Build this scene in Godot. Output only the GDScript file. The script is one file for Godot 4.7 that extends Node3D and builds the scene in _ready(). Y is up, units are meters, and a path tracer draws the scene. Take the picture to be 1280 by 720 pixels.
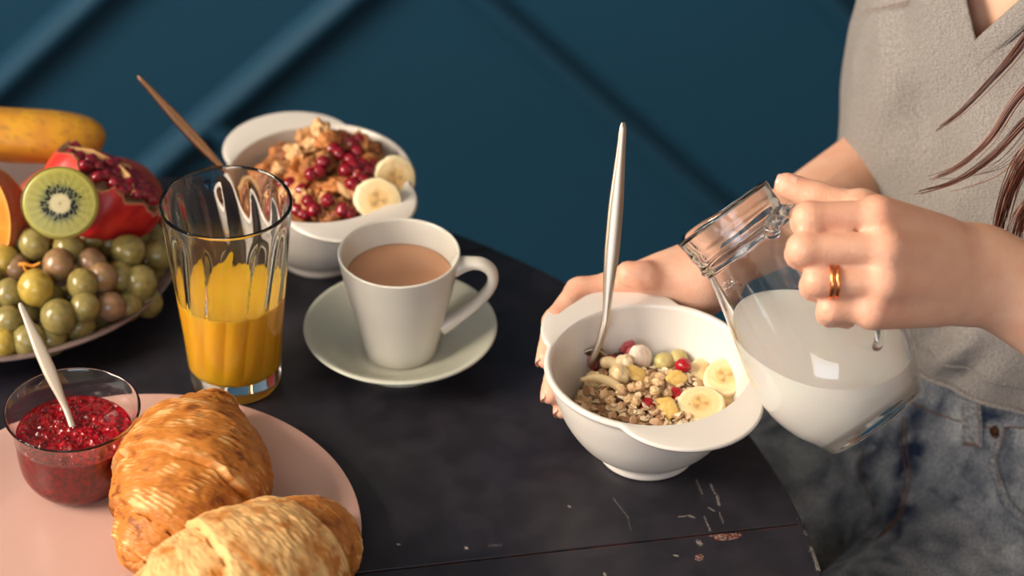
extends Node3D
# A breakfast table by a blue panelled wall; a seated person pours milk into a bowl of muesli.

const TOP := 0.75                     # height of the table top
const TABLE := Vector3(-0.2852, 0.75, -1.243)
const TABLE_R := 0.4747

var rng := RandomNumberGenerator.new()
var taken := {}
var M := {}


func _ready() -> void:
	# camera: a long lens looking down over the table
	var cam := Camera3D.new()
	cam.name = "camera"
	cam.fov = 11.4208
	cam.near = 0.05
	cam.far = 50.0
	var look := CameraAttributesPhysical.new()
	look.frustum_focal_length = 120.0
	look.frustum_focus_distance = 1.735
	look.exposure_aperture = 5.3
	cam.attributes = look
	add_child(cam)
	cam.transform = Transform3D(Basis(Vector3(0.99993, 0.00970, -0.00692), Vector3(-0.01192, 0.81406, -0.58066), Vector3(0.0, 0.58070, 0.81412)), Vector3(0, 1.88, 0))
	cam.fov = 11.4208
	# sky and exposure
	var env := Environment.new()
	env.background_mode = Environment.BG_SKY
	var sky := Sky.new()
	var air := ProceduralSkyMaterial.new()
	air.sky_top_color = Color(0.45, 0.58, 0.80)
	air.sky_horizon_color = Color(0.86, 0.86, 0.84)
	air.ground_bottom_color = Color(0.36, 0.34, 0.32)
	air.ground_horizon_color = Color(0.60, 0.58, 0.55)
	air.sky_energy_multiplier = 1.6
	sky.sky_material = air
	env.sky = sky
	env.tonemap_mode = Environment.TONE_MAPPER_LINEAR
	env.tonemap_exposure = 1.0
	env.sdfgi_enabled = true
	env.ssao_enabled = true
	env.ssil_enabled = true
	var world := WorldEnvironment.new()
	world.name = "world"
	world.environment = env
	add_child(world)
	# daylight in the tall window on the left, warm and low
	area_light("window_daylight", Vector3(-2.66, 2.30, -0.62), Vector3(-0.1, 0.80, -1.42), Vector2(1.5, 1.6), Color(1.0, 0.935, 0.84), 21.5)
	# softer daylight from the windows of the room behind the camera
	area_light("room_daylight", Vector3(-0.55, 2.05, 1.48), Vector3(-0.1, 0.9, -1.4), Vector2(1.8, 1.2), Color(0.98, 0.98, 0.98), 2.3)

	make_materials()
	build_room()
	build_table()
	build_tableware()
	build_breakfast()
	build_fruit()
	build_person()


func area_light(called: String, at: Vector3, towards: Vector3, size: Vector2, color: Color, energy: float) -> void:
	var l := AreaLight3D.new()
	l.name = called
	l.area_size = size
	l.light_color = color
	l.light_energy = energy
	l.shadow_enabled = true
	l.set("area_range", 12.0)
	l.set("area_attenuation", 2.0)
	add_child(l)
	l.look_at_from_position(at, towards, Vector3.UP)


# ---------------------------------------------------------------- helpers
func numbered(called: String) -> String:
	if not taken.has(called):
		taken[called] = 0
		return called
	taken[called] += 1
	return "%s_%03d" % [called, taken[called]]


func tag(o: Node3D, label: String, category: String, group := "", kind := "") -> Node3D:
	if label:
		o.set_meta("label", label)
	if category:
		o.set_meta("category", category)
	if group:
		o.set_meta("group", group)
	if kind:
		o.set_meta("kind", kind)
	return o


func thing(called: String, label: String, category: String, at := Vector3.ZERO, group := "") -> Node3D:
	var o := Node3D.new()
	o.name = numbered(called)
	o.position = at
	add_child(o, true)
	tag(o, label, category, group)
	return o


func solo(called: String, mesh: Mesh, mat: Material, label: String, category: String, group := "", kind := "") -> MeshInstance3D:
	var o := MeshInstance3D.new()
	o.name = numbered(called)
	o.mesh = mesh
	o.material_override = mat
	add_child(o, true)
	tag(o, label, category, group, kind)
	return o


func part(called: String, mesh: Mesh, mat: Material, parent: Node3D, label := "") -> MeshInstance3D:
	var o := MeshInstance3D.new()
	o.name = called
	o.mesh = mesh
	o.material_override = mat
	parent.add_child(o, true)
	if label:
		o.set_meta("label", label)
	return o


func struct(called: String, mesh: Mesh, mat: Material, at := Vector3.ZERO) -> MeshInstance3D:
	var o := MeshInstance3D.new()
	o.name = called
	o.mesh = mesh
	o.material_override = mat
	o.position = at
	o.set_meta("kind", "structure")
	add_child(o, true)
	return o


func box(size: Vector3) -> BoxMesh:
	var b := BoxMesh.new()
	b.size = size
	return b


# Turns vertices and triangles into a mesh whose faces point outward (clockwise), with smooth normals.
func solid(v: PackedVector3Array, ix: PackedInt32Array, c := PackedColorArray(), uv := PackedVector2Array()) -> ArrayMesh:
	var vol := 0.0
	for t in range(0, ix.size(), 3):
		vol += v[ix[t]].dot(v[ix[t + 1]].cross(v[ix[t + 2]]))
	if vol > 0.0:
		for t in range(0, ix.size(), 3):
			var k := ix[t + 1]
			ix[t + 1] = ix[t + 2]
			ix[t + 2] = k
	var n := PackedVector3Array()
	n.resize(v.size())
	for t in range(0, ix.size(), 3):
		var a := ix[t]
		var b := ix[t + 1]
		var d := ix[t + 2]
		var fn := (v[d] - v[a]).cross(v[b] - v[a])
		n[a] += fn
		n[b] += fn
		n[d] += fn
	for k in n.size():
		n[k] = n[k].normalized()
	return raw_mesh(v, n, ix, c, uv)


func raw_mesh(v: PackedVector3Array, n: PackedVector3Array, ix: PackedInt32Array, c := PackedColorArray(), uv := PackedVector2Array()) -> ArrayMesh:
	var a := []
	a.resize(Mesh.ARRAY_MAX)
	a[Mesh.ARRAY_VERTEX] = v
	a[Mesh.ARRAY_NORMAL] = n
	a[Mesh.ARRAY_INDEX] = ix
	if c.size():
		a[Mesh.ARRAY_COLOR] = c
	if uv.size():
		a[Mesh.ARRAY_TEX_UV] = uv
	var m := ArrayMesh.new()
	m.add_surface_from_arrays(Mesh.PRIMITIVE_TRIANGLES, a)
	return m


func grid_index(nu: int, nv: int, wrap_v: bool) -> PackedInt32Array:
	var ix := PackedInt32Array()
	var last := nv if wrap_v else nv - 1
	for i in nu - 1:
		for j in last:
			var k := (j + 1) % nv
			ix.append_array([i * nv + j, (i + 1) * nv + j, i * nv + k, i * nv + k, (i + 1) * nv + j, (i + 1) * nv + k])
	return ix


# A surface of nu rows by nv columns; f gives the point for two numbers from 0 to 1, col (if any) its colour.
func sheet(nu: int, nv: int, wrap_v: bool, f: Callable, col = null) -> ArrayMesh:
	var v := PackedVector3Array()
	var c := PackedColorArray()
	var uv := PackedVector2Array()
	for i in nu:
		for j in nv:
			var a := float(i) / (nu - 1)
			var b := float(j) / (nv if wrap_v else nv - 1)
			v.append(f.call(a, b))
			uv.append(Vector2(b, a))
			if col != null:
				c.append(col.call(a, b))
	return solid(v, grid_index(nu, nv, wrap_v), c, uv)


# Points of a smooth curve through the given ones.
func smooth(p: Array, each: int) -> Array:
	var out := []
	for i in p.size() - 1:
		var a = p[maxi(i - 1, 0)]
		var d = p[mini(i + 2, p.size() - 1)]
		for k in each:
			out.append(p[i].cubic_interpolate(p[i + 1], a, d, float(k) / each))
	out.append(p[p.size() - 1])
	return out


# Turns a profile of (radius, height) round the y axis.
func lathe(p: Array, seg := 96) -> ArrayMesh:
	return sheet(p.size(), seg, true, func(a: float, b: float) -> Vector3:
		var q: Vector2 = p[roundi(a * (p.size() - 1))]
		return Vector3(q.x * cos(b * TAU), q.y, q.x * sin(b * TAU)))


# Sweeps an oval along points; size gives (half width, half thickness) at each; side is the direction of the width.
func sweep(pts: Array, size: Array, side: Vector3, seg := 20, power := 2.0) -> ArrayMesh:
	var v := PackedVector3Array()
	var n := pts.size()
	for i in n:
		var t: Vector3 = (pts[mini(i + 1, n - 1)] - pts[maxi(i - 1, 0)]).normalized()
		var w := (side - t * side.dot(t)).normalized()
		var h := t.cross(w)
		for j in seg:
			var a := TAU * j / seg
			var s: Vector2 = size[i]
			var cx := signf(cos(a)) * pow(absf(cos(a)), 2.0 / power)
			var cy := signf(sin(a)) * pow(absf(sin(a)), 2.0 / power)
			v.append(pts[i] + w * (s.x * cx) + h * (s.y * cy))
	var ix := grid_index(n, seg, true)
	var first := v.size()
	v.append(pts[0])
	v.append(pts[n - 1])
	for j in seg:
		ix.append_array([first, j, (j + 1) % seg, first + 1, (n - 1) * seg + (j + 1) % seg, (n - 1) * seg + j])
	return solid(v, ix)


func tube(pts: Array, r0: float, r1: float, seg := 8) -> ArrayMesh:
	var size := []
	for i in pts.size():
		var r := lerpf(r0, r1, float(i) / (pts.size() - 1))
		size.append(Vector2(r, r))
	var d: Vector3 = (pts[pts.size() - 1] - pts[0]).normalized()
	return sweep(pts, size, Vector3.UP if absf(d.y) < 0.8 else Vector3.RIGHT, seg)


# A ball whose radius f(direction) may vary; col gives a colour by direction.
func ball(nu: int, nv: int, f: Callable, col = null) -> ArrayMesh:
	var dir := func(a: float, b: float) -> Vector3:
		return Vector3(sin(a * PI) * cos(b * TAU), cos(a * PI), sin(a * PI) * sin(b * TAU))
	return sheet(nu, nv, true, func(a: float, b: float) -> Vector3:
		var d: Vector3 = dir.call(a, b)
		return f.call(d), (func(a: float, b: float) -> Color: return col.call(dir.call(a, b))) if col != null else null)


# Joins meshes placed by transforms into one.
func joined(list: Array) -> ArrayMesh:
	var st := SurfaceTool.new()
	st.begin(Mesh.PRIMITIVE_TRIANGLES)
	for e in list:
		st.append_from(e[0], 0, e[1])
	return st.commit()


func frame(y: Vector3, x: Vector3, at: Vector3) -> Transform3D:
	var yy := y.normalized()
	var xx := (x - yy * x.dot(yy)).normalized()
	return Transform3D(Basis(xx, yy, xx.cross(yy)), at)


func mat(color: Color, rough: float, spec := 0.5, metal := 0.0) -> StandardMaterial3D:
	var m := StandardMaterial3D.new()
	m.albedo_color = color
	m.roughness = rough
	m.metallic_specular = spec
	m.metallic = metal
	return m


func tinted(rough: float, spec := 0.5) -> StandardMaterial3D:   # takes its colour from the vertices
	var m := mat(Color.WHITE, rough, spec)
	m.vertex_color_use_as_albedo = true
	return m


func noise(freq: float, sd: int, oct := 4) -> FastNoiseLite:
	var n := FastNoiseLite.new()
	n.noise_type = FastNoiseLite.TYPE_SIMPLEX_SMOOTH
	n.frequency = freq
	n.seed = sd
	n.fractal_octaves = oct
	return n


func noise_map(freq: float, sd: int, lo: Color, hi: Color, side := 512, oct := 4, from := 0.3, to := 0.7) -> NoiseTexture2D:
	var t := NoiseTexture2D.new()
	t.width = side
	t.height = side
	t.seamless = true
	t.noise = noise(freq, sd, oct)
	var g := Gradient.new()
	g.set_color(0, lo)
	g.set_color(1, hi)
	g.set_offset(0, from)
	g.set_offset(1, to)
	t.color_ramp = g
	return t


func relief(m: StandardMaterial3D, map: Texture2D, cm: float, scale: float) -> void:
	m.heightmap_enabled = true
	m.heightmap_texture = map
	m.heightmap_scale = cm
	m.uv1_triplanar = true
	m.uv1_scale = Vector3.ONE * scale


# A field of distances on a grid, for bodies that must be one smooth skin.
class Field:
	var o: Vector3
	var cs: float
	var nx: int
	var ny: int
	var nz: int
	var d := PackedFloat32Array()

	func _init(lo: Vector3, hi: Vector3, cell: float) -> void:
		o = lo
		cs = cell
		nx = int((hi.x - lo.x) / cell) + 2
		ny = int((hi.y - lo.y) / cell) + 2
		nz = int((hi.z - lo.z) / cell) + 2
		d.resize(nx * ny * nz)
		d.fill(1.0)

	# bones: [a, b, ra, rb] or [a, b, ra, rb, axis, squash]; joined to each other with kin, to the rest with kout
	func group(bones: Array, kin: float, kout: float) -> void:
		var lo := Vector3.ONE * 1e9
		var hi := -lo
		for q in bones:
			var r: float = maxf(q[2], q[3]) * (maxf(1.0, q[5]) if q.size() > 5 else 1.0) + kin + kout + cs * 2.5
			lo = lo.min(q[0] - Vector3.ONE * r).min(q[1] - Vector3.ONE * r)
			hi = hi.max(q[0] + Vector3.ONE * r).max(q[1] + Vector3.ONE * r)
		var i0 := maxi(0, int((lo.x - o.x) / cs))
		var j0 := maxi(0, int((lo.y - o.y) / cs))
		var k0 := maxi(0, int((lo.z - o.z) / cs))
		var i1 := mini(nx - 1, int((hi.x - o.x) / cs) + 1)
		var j1 := mini(ny - 1, int((hi.y - o.y) / cs) + 1)
		var k1 := mini(nz - 1, int((hi.z - o.z) / cs) + 1)
		for i in range(i0, i1 + 1):
			for j in range(j0, j1 + 1):
				for k in range(k0, k1 + 1):
					var p := o + Vector3(i, j, k) * cs
					var best := 1.0
					for q in bones:
						var a: Vector3 = q[0]
						var ab: Vector3 = q[1] - a
						var pa := p - a
						var s := 1.0
						if q.size() > 5:
							var ax: Vector3 = q[4]
							var sq: float = q[5]
							pa += ax * (pa.dot(ax) * (1.0 / sq - 1.0))
							s = minf(1.0, sq)
						var t := clampf(pa.dot(ab) / maxf(ab.length_squared(), 1e-9), 0.0, 1.0)
						var e: float = ((pa - ab * t).length() - lerpf(q[2], q[3], t)) * s
						if kin > 0.0:
							var h := maxf(kin - absf(best - e), 0.0) / kin
							best = minf(best, e) - h * h * kin * 0.25
						else:
							best = minf(best, e)
					var at := (i * ny + j) * nz + k
					var was := d[at]
					var g := maxf(kout - absf(was - best), 0.0) / maxf(kout, 1e-6)
					d[at] = minf(was, best) - g * g * kout * 0.25

	func value(p: Vector3) -> float:
		var q := ((p - o) / cs).clamp(Vector3.ZERO, Vector3(nx - 1.001, ny - 1.001, nz - 1.001))
		var i := clampi(int(q.x), 0, nx - 2)
		var j := clampi(int(q.y), 0, ny - 2)
		var k := clampi(int(q.z), 0, nz - 2)
		var f := q - Vector3(i, j, k)
		var at := (i * ny + j) * nz + k
		var sx := ny * nz
		var a := lerpf(lerpf(d[at], d[at + 1], f.z), lerpf(d[at + nz], d[at + nz + 1], f.z), f.y)
		var b := lerpf(lerpf(d[at + sx], d[at + sx + 1], f.z), lerpf(d[at + sx + nz], d[at + sx + nz + 1], f.z), f.y)
		return lerpf(a, b, f.x)

	func slope(p: Vector3) -> Vector3:
		var e := cs * 0.7
		return Vector3(value(p + Vector3(e, 0, 0)) - value(p - Vector3(e, 0, 0)), value(p + Vector3(0, e, 0)) - value(p - Vector3(0, e, 0)), value(p + Vector3(0, 0, e)) - value(p - Vector3(0, 0, e))).normalized()

	# walks from outside along a ray to the skin
	func hit(from: Vector3, dir: Vector3, most := 1.0) -> Vector3:
		var p := from
		for i in 80:
			var e := value(p)
			if e < 0.0004:
				break
			p += dir * minf(e * 0.8, 0.02)
			if p.distance_to(from) > most:
				break
		return p

	func skin() -> Array:
		var v := PackedVector3Array()
		var ix := PackedInt32Array()
		var cell := PackedInt32Array()
		cell.resize(nx * ny * nz)
		cell.fill(-1)
		var sx := ny * nz
		var off := [0, sx, nz, sx + nz, 1, sx + 1, nz + 1, sx + nz + 1]
		var edges := [[0, 1], [2, 3], [4, 5], [6, 7], [0, 2], [1, 3], [4, 6], [5, 7], [0, 4], [1, 5], [2, 6], [3, 7]]
		var lim := cs * 1.9
		for i in nx - 1:
			for j in ny - 1:
				for k in nz - 1:
					var at := (i * ny + j) * nz + k
					if absf(d[at]) > lim:
						continue
					var inside := 0
					for q in 8:
						if d[at + off[q]] < 0.0:
							inside += 1
					if inside == 0 or inside == 8:
						continue
					var sum := Vector3.ZERO
					var n := 0
					for e in edges:
						var da := d[at + off[e[0]]]
						var db := d[at + off[e[1]]]
						if (da < 0.0) != (db < 0.0):
							var pa := Vector3(e[0] & 1, (e[0] >> 1) & 1, e[0] >> 2)
							var pb := Vector3(e[1] & 1, (e[1] >> 1) & 1, e[1] >> 2)
							sum += pa.lerp(pb, da / (da - db))
							n += 1
					cell[at] = v.size()
					v.append(o + (Vector3(i, j, k) + sum / n) * cs)
		for i in range(1, nx - 1):
			for j in range(1, ny - 1):
				for k in range(1, nz - 1):
					var at := (i * ny + j) * nz + k
					if absf(d[at]) > lim:
						continue
					var neg := d[at] < 0.0
					for axis in 3:
						var step: int = [sx, nz, 1][axis]
						if (d[at + step] < 0.0) == neg:
							continue
						var u: int = [nz, 1, sx][axis]
						var w: int = [1, sx, nz][axis]
						var a := cell[at - u - w]
						var b := cell[at - w]
						var c := cell[at]
						var e := cell[at - u]
						if a < 0 or b < 0 or c < 0 or e < 0:
							continue
						if neg:
							ix.append_array([a, c, b, a, e, c])
						else:
							ix.append_array([a, b, c, a, c, e])
		return [v, ix]


# Adds one skin (or any vertices and triangles) to another.
func add_skin(to: Array, more: Array) -> void:
	var first: int = to[0].size()
	to[0].append_array(more[0])
	for k in more[1]:
		to[1].append(k + first)


# ---------------------------------------------------------------- materials
func make_materials() -> void:
	M.wall = mat(Color(0.088, 0.255, 0.355), 0.55, 0.4)
	relief(M.wall, noise_map(0.02, 3, Color.BLACK, Color.WHITE, 512, 5), 0.02, 3.0)
	M.white_wall = mat(Color(0.80, 0.78, 0.75), 0.8, 0.3)
	M.ceiling = mat(Color(0.85, 0.84, 0.82), 0.9, 0.3)
	M.floor = mat(Color(0.27, 0.235, 0.225), 0.55, 0.4)
	M.floor.albedo_texture = noise_map(0.01, 9, Color(0.75, 0.75, 0.75), Color.WHITE, 512, 4)
	M.floor.uv1_triplanar = true
	M.floor.uv1_scale = Vector3(0.6, 0.6, 4.0)
	M.white_paint = mat(Color(0.88, 0.87, 0.84), 0.4)
	M.black_paint = mat(Color(0.045, 0.042, 0.048), 0.5, 0.45)
	M.bare_wood = mat(Color(0.20, 0.095, 0.065), 0.8, 0.3)
	M.chair = mat(Color(0.05, 0.05, 0.055), 0.6, 0.4)
	M.bowl = mat(Color(0.83, 0.80, 0.77), 0.22, 0.5)
	M.stoneware = mat(Color(0.745, 0.745, 0.685), 0.22, 0.5)
	M.stoneware.albedo_texture = noise_map(0.006, 12, Color(0.94, 0.95, 0.95), Color.WHITE, 256, 3)
	M.stoneware.uv1_triplanar = true
	M.stoneware.uv1_scale = Vector3.ONE * 6.0
	M.cup = mat(Color(0.81, 0.79, 0.745), 0.20, 0.5)
	M.pink = mat(Color(0.75, 0.60, 0.555), 0.33, 0.5)
	M.fruit_plate = mat(Color(0.44, 0.37, 0.36), 0.35, 0.5)
	var g := mat(Color(1, 1, 1, 0.0), 0.0, 0.5)
	g.refraction_enabled = true
	g.refraction_scale = 0.05
	M.glass = g
	M.jug_glass = g
	M.steel = mat(Color(0.70, 0.64, 0.57), 0.30, 0.5, 1.0)
	M.copper = mat(Color(0.78, 0.60, 0.46), 0.26, 0.5, 1.0)
	M.cream_metal = mat(Color(0.70, 0.65, 0.59), 0.32, 0.5, 0.35)
	M.gold = mat(Color(0.93, 0.60, 0.38), 0.16, 0.5, 1.0)


# ---------------------------------------------------------------- room
func build_room() -> void:
	struct("floor", box(Vector3(5.7, 0.1, 4.6)), M.floor, Vector3(0.05, -0.05, -0.4))
	struct("ceiling", box(Vector3(5.7, 0.1, 4.6)), M.ceiling, Vector3(0.05, 3.35, -0.4))
	struct("wall_right", box(Vector3(0.12, 3.3, 4.4)), M.white_wall, Vector3(2.76, 1.65, -0.4))
	# left wall, round a tall window
	var left := [[Vector3(0.12, 1.4, 4.4), Vector3(-2.56, 0.7, -0.4)], [Vector3(0.12, 0.2, 4.4), Vector3(-2.56, 3.2, -0.4)], [Vector3(0.12, 1.7, 1.1), Vector3(-2.56, 2.25, -2.05)], [Vector3(0.12, 1.7, 1.5), Vector3(-2.56, 2.25, 1.05)]]
	var list := []
	for q in left:
		list.append([box(q[0]), Transform3D(Basis.IDENTITY, q[1])])
	struct("wall_left", joined(list), M.white_wall)
	var bars := []
	for q in [[Vector3(0.07, 1.7, 0.06), Vector3(-2.56, 2.25, -1.47)], [Vector3(0.07, 1.7, 0.06), Vector3(-2.56, 2.25, 0.27)], [Vector3(0.07, 1.7, 0.05), Vector3(-2.56, 2.25, -0.60)], [Vector3(0.07, 0.06, 1.8), Vector3(-2.56, 1.43, -0.60)], [Vector3(0.07, 0.06, 1.8), Vector3(-2.56, 3.07, -0.60)], [Vector3(0.05, 0.035, 1.8), Vector3(-2.56, 2.25, -0.60)]]:
		bars.append([box(q[0]), Transform3D(Basis.IDENTITY, q[1])])
	struct("window_1", joined(bars), M.white_paint)
	# wall behind the camera, with a wide window high up
	var front := []
	for q in [[Vector3(5.4, 1.4, 0.12), Vector3(0.1, 0.7, 1.86)], [Vector3(5.4, 0.7, 0.12), Vector3(0.1, 2.95, 1.86)], [Vector3(1.1, 1.2, 0.12), Vector3(-2.05, 2.0, 1.86)], [Vector3(2.3, 1.2, 0.12), Vector3(1.6, 2.0, 1.86)]]:
		front.append([box(q[0]), Transform3D(Basis.IDENTITY, q[1])])
	struct("wall_front", joined(front), M.white_wall)
	var back := struct("wall_back", box(Vector3(5.5, 3.3, 0.12)), M.wall, Vector3(0.1, 1.65, -2.56))
	# mouldings on the blue wall, in a pattern of slanting lines
	var x0 := -0.093
	var lines := [
		[Vector2(-1.2, -1.2 + 0.870), Vector2(x0, x0 + 0.870)],
		[Vector2(-1.0, -1.0 + 0.620), Vector2(x0, x0 + 0.620)],
		[Vector2(-0.312, 0.308), Vector2(0.0, -0.004)],
		[Vector2(x0, -x0 + 0.422), Vector2(0.42, 0.002)],
		[Vector2(x0, -x0 + 0.770), Vector2(0.77, 0.0)],
		[Vector2(x0, -x0 + 1.118), Vector2(1.1, 0.018)],
	]
	for q in lines:
		var a: Vector2 = q[0]
		var b: Vector2 = q[1]
		if a.y < 0.02:
			a = a.lerp(b, (0.02 - a.y) / (b.y - a.y))
		var along := (b - a).normalized()
		var across := Vector2(-along.y, along.x)
		var section := [Vector2(-0.015, 0.0), Vector2(-0.015, 0.004), Vector2(-0.0115, 0.005), Vector2(-0.0105, 0.011), Vector2(-0.007, 0.0155), Vector2(0.0, 0.0175), Vector2(0.007, 0.0155), Vector2(0.0105, 0.011), Vector2(0.0115, 0.005), Vector2(0.015, 0.004), Vector2(0.015, 0.0)]
		var m := sheet(2, section.size(), false, func(s: float, t: float) -> Vector3:
			var e: Vector2 = section[roundi(t * (section.size() - 1))]
			var p := a.lerp(b, s) + across * e.x
			return Vector3(p.x - 0.1, p.y - 1.65, 0.06 + e.y * 1.35))
		part("moulding", m, M.wall, back)
	struct("baseboard_back", box(Vector3(5.4, 0.07, 0.016)), M.wall, Vector3(0.1, 0.035, -2.492))


# ---------------------------------------------------------------- table
func table_paint() -> StandardMaterial3D:
	var side := 2048
	var im := Image.create(side, side, false, Image.FORMAT_RGB8)
	im.fill(Color(0.150, 0.145, 0.175))
	var per := side / (2.0 * TABLE_R * 1.02)
	var put := func(x: float, z: float, c: Color, share: float) -> void:
		var px := int(side / 2.0 + (x - TABLE.x) * per)
		var py := int(side / 2.0 + (z - TABLE.z) * per)
		if px >= 0 and py >= 0 and px < side and py < side:
			im.set_pixel(px, py, im.get_pixel(px, py).lerp(c, share))
	var r := RandomNumberGenerator.new()
	r.seed = 5
	# long faint scuffs
	for k in 260:
		var x := TABLE.x + r.randf_range(-0.45, 0.45)
		var z := TABLE.z + r.randf_range(-0.45, 0.45)
		var a := r.randf_range(-0.4, 0.3) if r.randf() < 0.7 else r.randf_range(0.0, PI)
		var n := r.randi_range(20, 170)
		var c := Color(0.27, 0.25, 0.25) if r.randf() < 0.7 else Color(0.10, 0.10, 0.12)
		var share := r.randf_range(0.05, 0.30)
		for i in n:
			put.call(x + cos(a) * i / per, z + sin(a) * i / per + sin(i * 0.05) * 0.0004, c, share * (0.4 + 0.6 * r.randf()))
	# worn spots: dust and thin paint
	for k in 900:
		var x := TABLE.x + r.randf_range(-0.47, 0.47)
		var z := TABLE.z + r.randf_range(-0.47, 0.47)
		var c := Color(0.42, 0.38, 0.35) if r.randf() < 0.6 else Color(0.30, 0.17, 0.13)
		for i in r.randi_range(1, 5):
			put.call(x + r.randf_range(-1, 1) * 0.0006, z + r.randf_range(-1, 1) * 0.0006, c, r.randf_range(0.1, 0.6))
	# the scratches by the bowl: [from, to, width, strength]
	for q in [
		[Vector3(0.0634, 0.7500, -1.3641), Vector3(0.0727, 0.7500, -1.3445), 0.0006, 0.55], [Vector3(0.0718, 0.7500, -1.3467), Vector3(0.0738, 0.7500, -1.3325), 0.0005, 0.25], [Vector3(0.1153, 0.7500, -1.3828), Vector3(0.1185, 0.7500, -1.3682), 0.0012, 0.75], [Vector3(0.1239, 0.7500, -1.3783), Vector3(0.1264, 0.7500, -1.3683), 0.0012, 0.75], [Vector3(0.1273, 0.7500, -1.3676), Vector3(0.1283, 0.7500, -1.3576), 0.0014, 0.85],
		[Vector3(0.1214, 0.7500, -1.3560), Vector3(0.1251, 0.7500, -1.3523), 0.0012, 0.5], [Vector3(0.1088, 0.7500, -1.3482), Vector3(0.1126, 0.7500, -1.3460), 0.0015, 0.6], [Vector3(0.1185, 0.7500, -1.3476), Vector3(0.1217, 0.7500, -1.3334), 0.0009, 0.75], [Vector3(0.1280, 0.7500, -1.3515), Vector3(0.1299, 0.7500, -1.3410), 0.0009, 0.5],
		[Vector3(0.1029, 0.7500, -1.3466), Vector3(0.1078, 0.7500, -1.3474), 0.0009, 0.4], [Vector3(-0.0260, 0.7500, -1.3159), Vector3(-0.0250, 0.7500, -1.3145), 0.0014, 0.6], [Vector3(-0.0126, 0.7500, -1.3176), Vector3(-0.0039, 0.7500, -1.3185), 0.0018, 0.35], [Vector3(0.1136, 0.7500, -1.3244), Vector3(0.1153, 0.7500, -1.3207), 0.0022, 0.85], [Vector3(0.0986, 0.7500, -1.3109), Vector3(0.1014, 0.7500, -1.3102), 0.001, 0.5], [Vector3(0.0566, 0.7500, -1.2942), Vector3(0.0575, 0.7500, -1.2913), 0.001, 0.7], [Vector3(-0.0669, 0.7500, -1.3181), Vector3(-0.0654, 0.7500, -1.3174), 0.001, 0.4], [Vector3(0.0358, 0.7500, -1.3559), Vector3(0.0373, 0.7500, -1.3544), 0.001, 0.4],
	]:
		var a: Vector3 = q[0]
		var b: Vector3 = q[1]
		for i in 240:
			var p := a.lerp(b, r.randf())
			put.call(p.x + r.randfn(0, 0.4) * q[2], p.z + r.randfn(0, 0.4) * q[2], Color(0.66, 0.62, 0.58), q[3] * r.randf_range(0.1, 0.5))
	var fleck := noise(420.0, 14, 3)
	# chips down to the wood beside the joint
	for q in [[Vector3(0.1321, 0.7500, -1.3284), 0.0085, 0.0032, 1100], [Vector3(0.1264, 0.7500, -1.3305), 0.006, 0.0018, 400], [Vector3(0.1138, 0.7500, -1.3090), 0.0028, 0.0030, 260]]:
		for i in q[3]:
			var ang := r.randf() * TAU
			var rad := sqrt(r.randf())
			var x: float = q[0].x + cos(ang) * rad * q[1]
			var z: float = q[0].z + sin(ang) * rad * q[2] - (x - q[0].x) * 0.2
			var pale := fleck.get_noise_2d(x, z) > 0.0
			put.call(x, z, Color(0.62, 0.56, 0.52) if pale else Color(0.46, 0.20, 0.14), r.randf_range(0.3, 0.9))
	# paint worn off the rim
	for i in 5200:
		var a := r.randfn(-0.10, 0.05) if r.randf() < 0.75 else r.randf_range(-0.9, 1.2)
		var e := TABLE_R - absf(r.randfn(0.0, 0.0012))
		var worn := sin(a * 190.0) + sin(a * 83.0 + 1.0) > -0.2
		if worn:
			put.call(TABLE.x + cos(a) * e, TABLE.z + sin(a) * e, Color(0.80, 0.77, 0.72), r.randf_range(0.2, 0.9))
	# brown edges along the joint between the boards
	for i in 9000:
		var p := Vector3(-0.0928, 0.7500, -1.2901).lerp(Vector3(0.1780, 0.7500, -1.3413), r.randf())
		var rub := sin(p.x * 130.0) + sin(p.x * 371.0) > -0.4
		if rub:
			put.call(p.x, p.z + r.randfn(0.0, 0.0007), Color(0.33, 0.17, 0.13), r.randf_range(0.1, 0.7))
	var m := mat(Color.WHITE, 0.52, 0.42)
	m.albedo_texture = ImageTexture.create_from_image(im)
	m.detail_enabled = true
	m.detail_blend_mode = BaseMaterial3D.BLEND_MODE_MUL
	m.detail_albedo = noise_map(0.030, 21, Color(0.82, 0.82, 0.83), Color(1.0, 0.99, 0.98), 1024, 6)
	m.roughness_texture = noise_map(0.02, 8, Color(0.75, 0.75, 0.75), Color(1, 1, 1), 512, 4)
	m.heightmap_enabled = true
	m.heightmap_texture = noise_map(0.03, 31, Color.BLACK, Color.WHITE, 512, 4)
	m.heightmap_scale = 0.012
	return m


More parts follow.
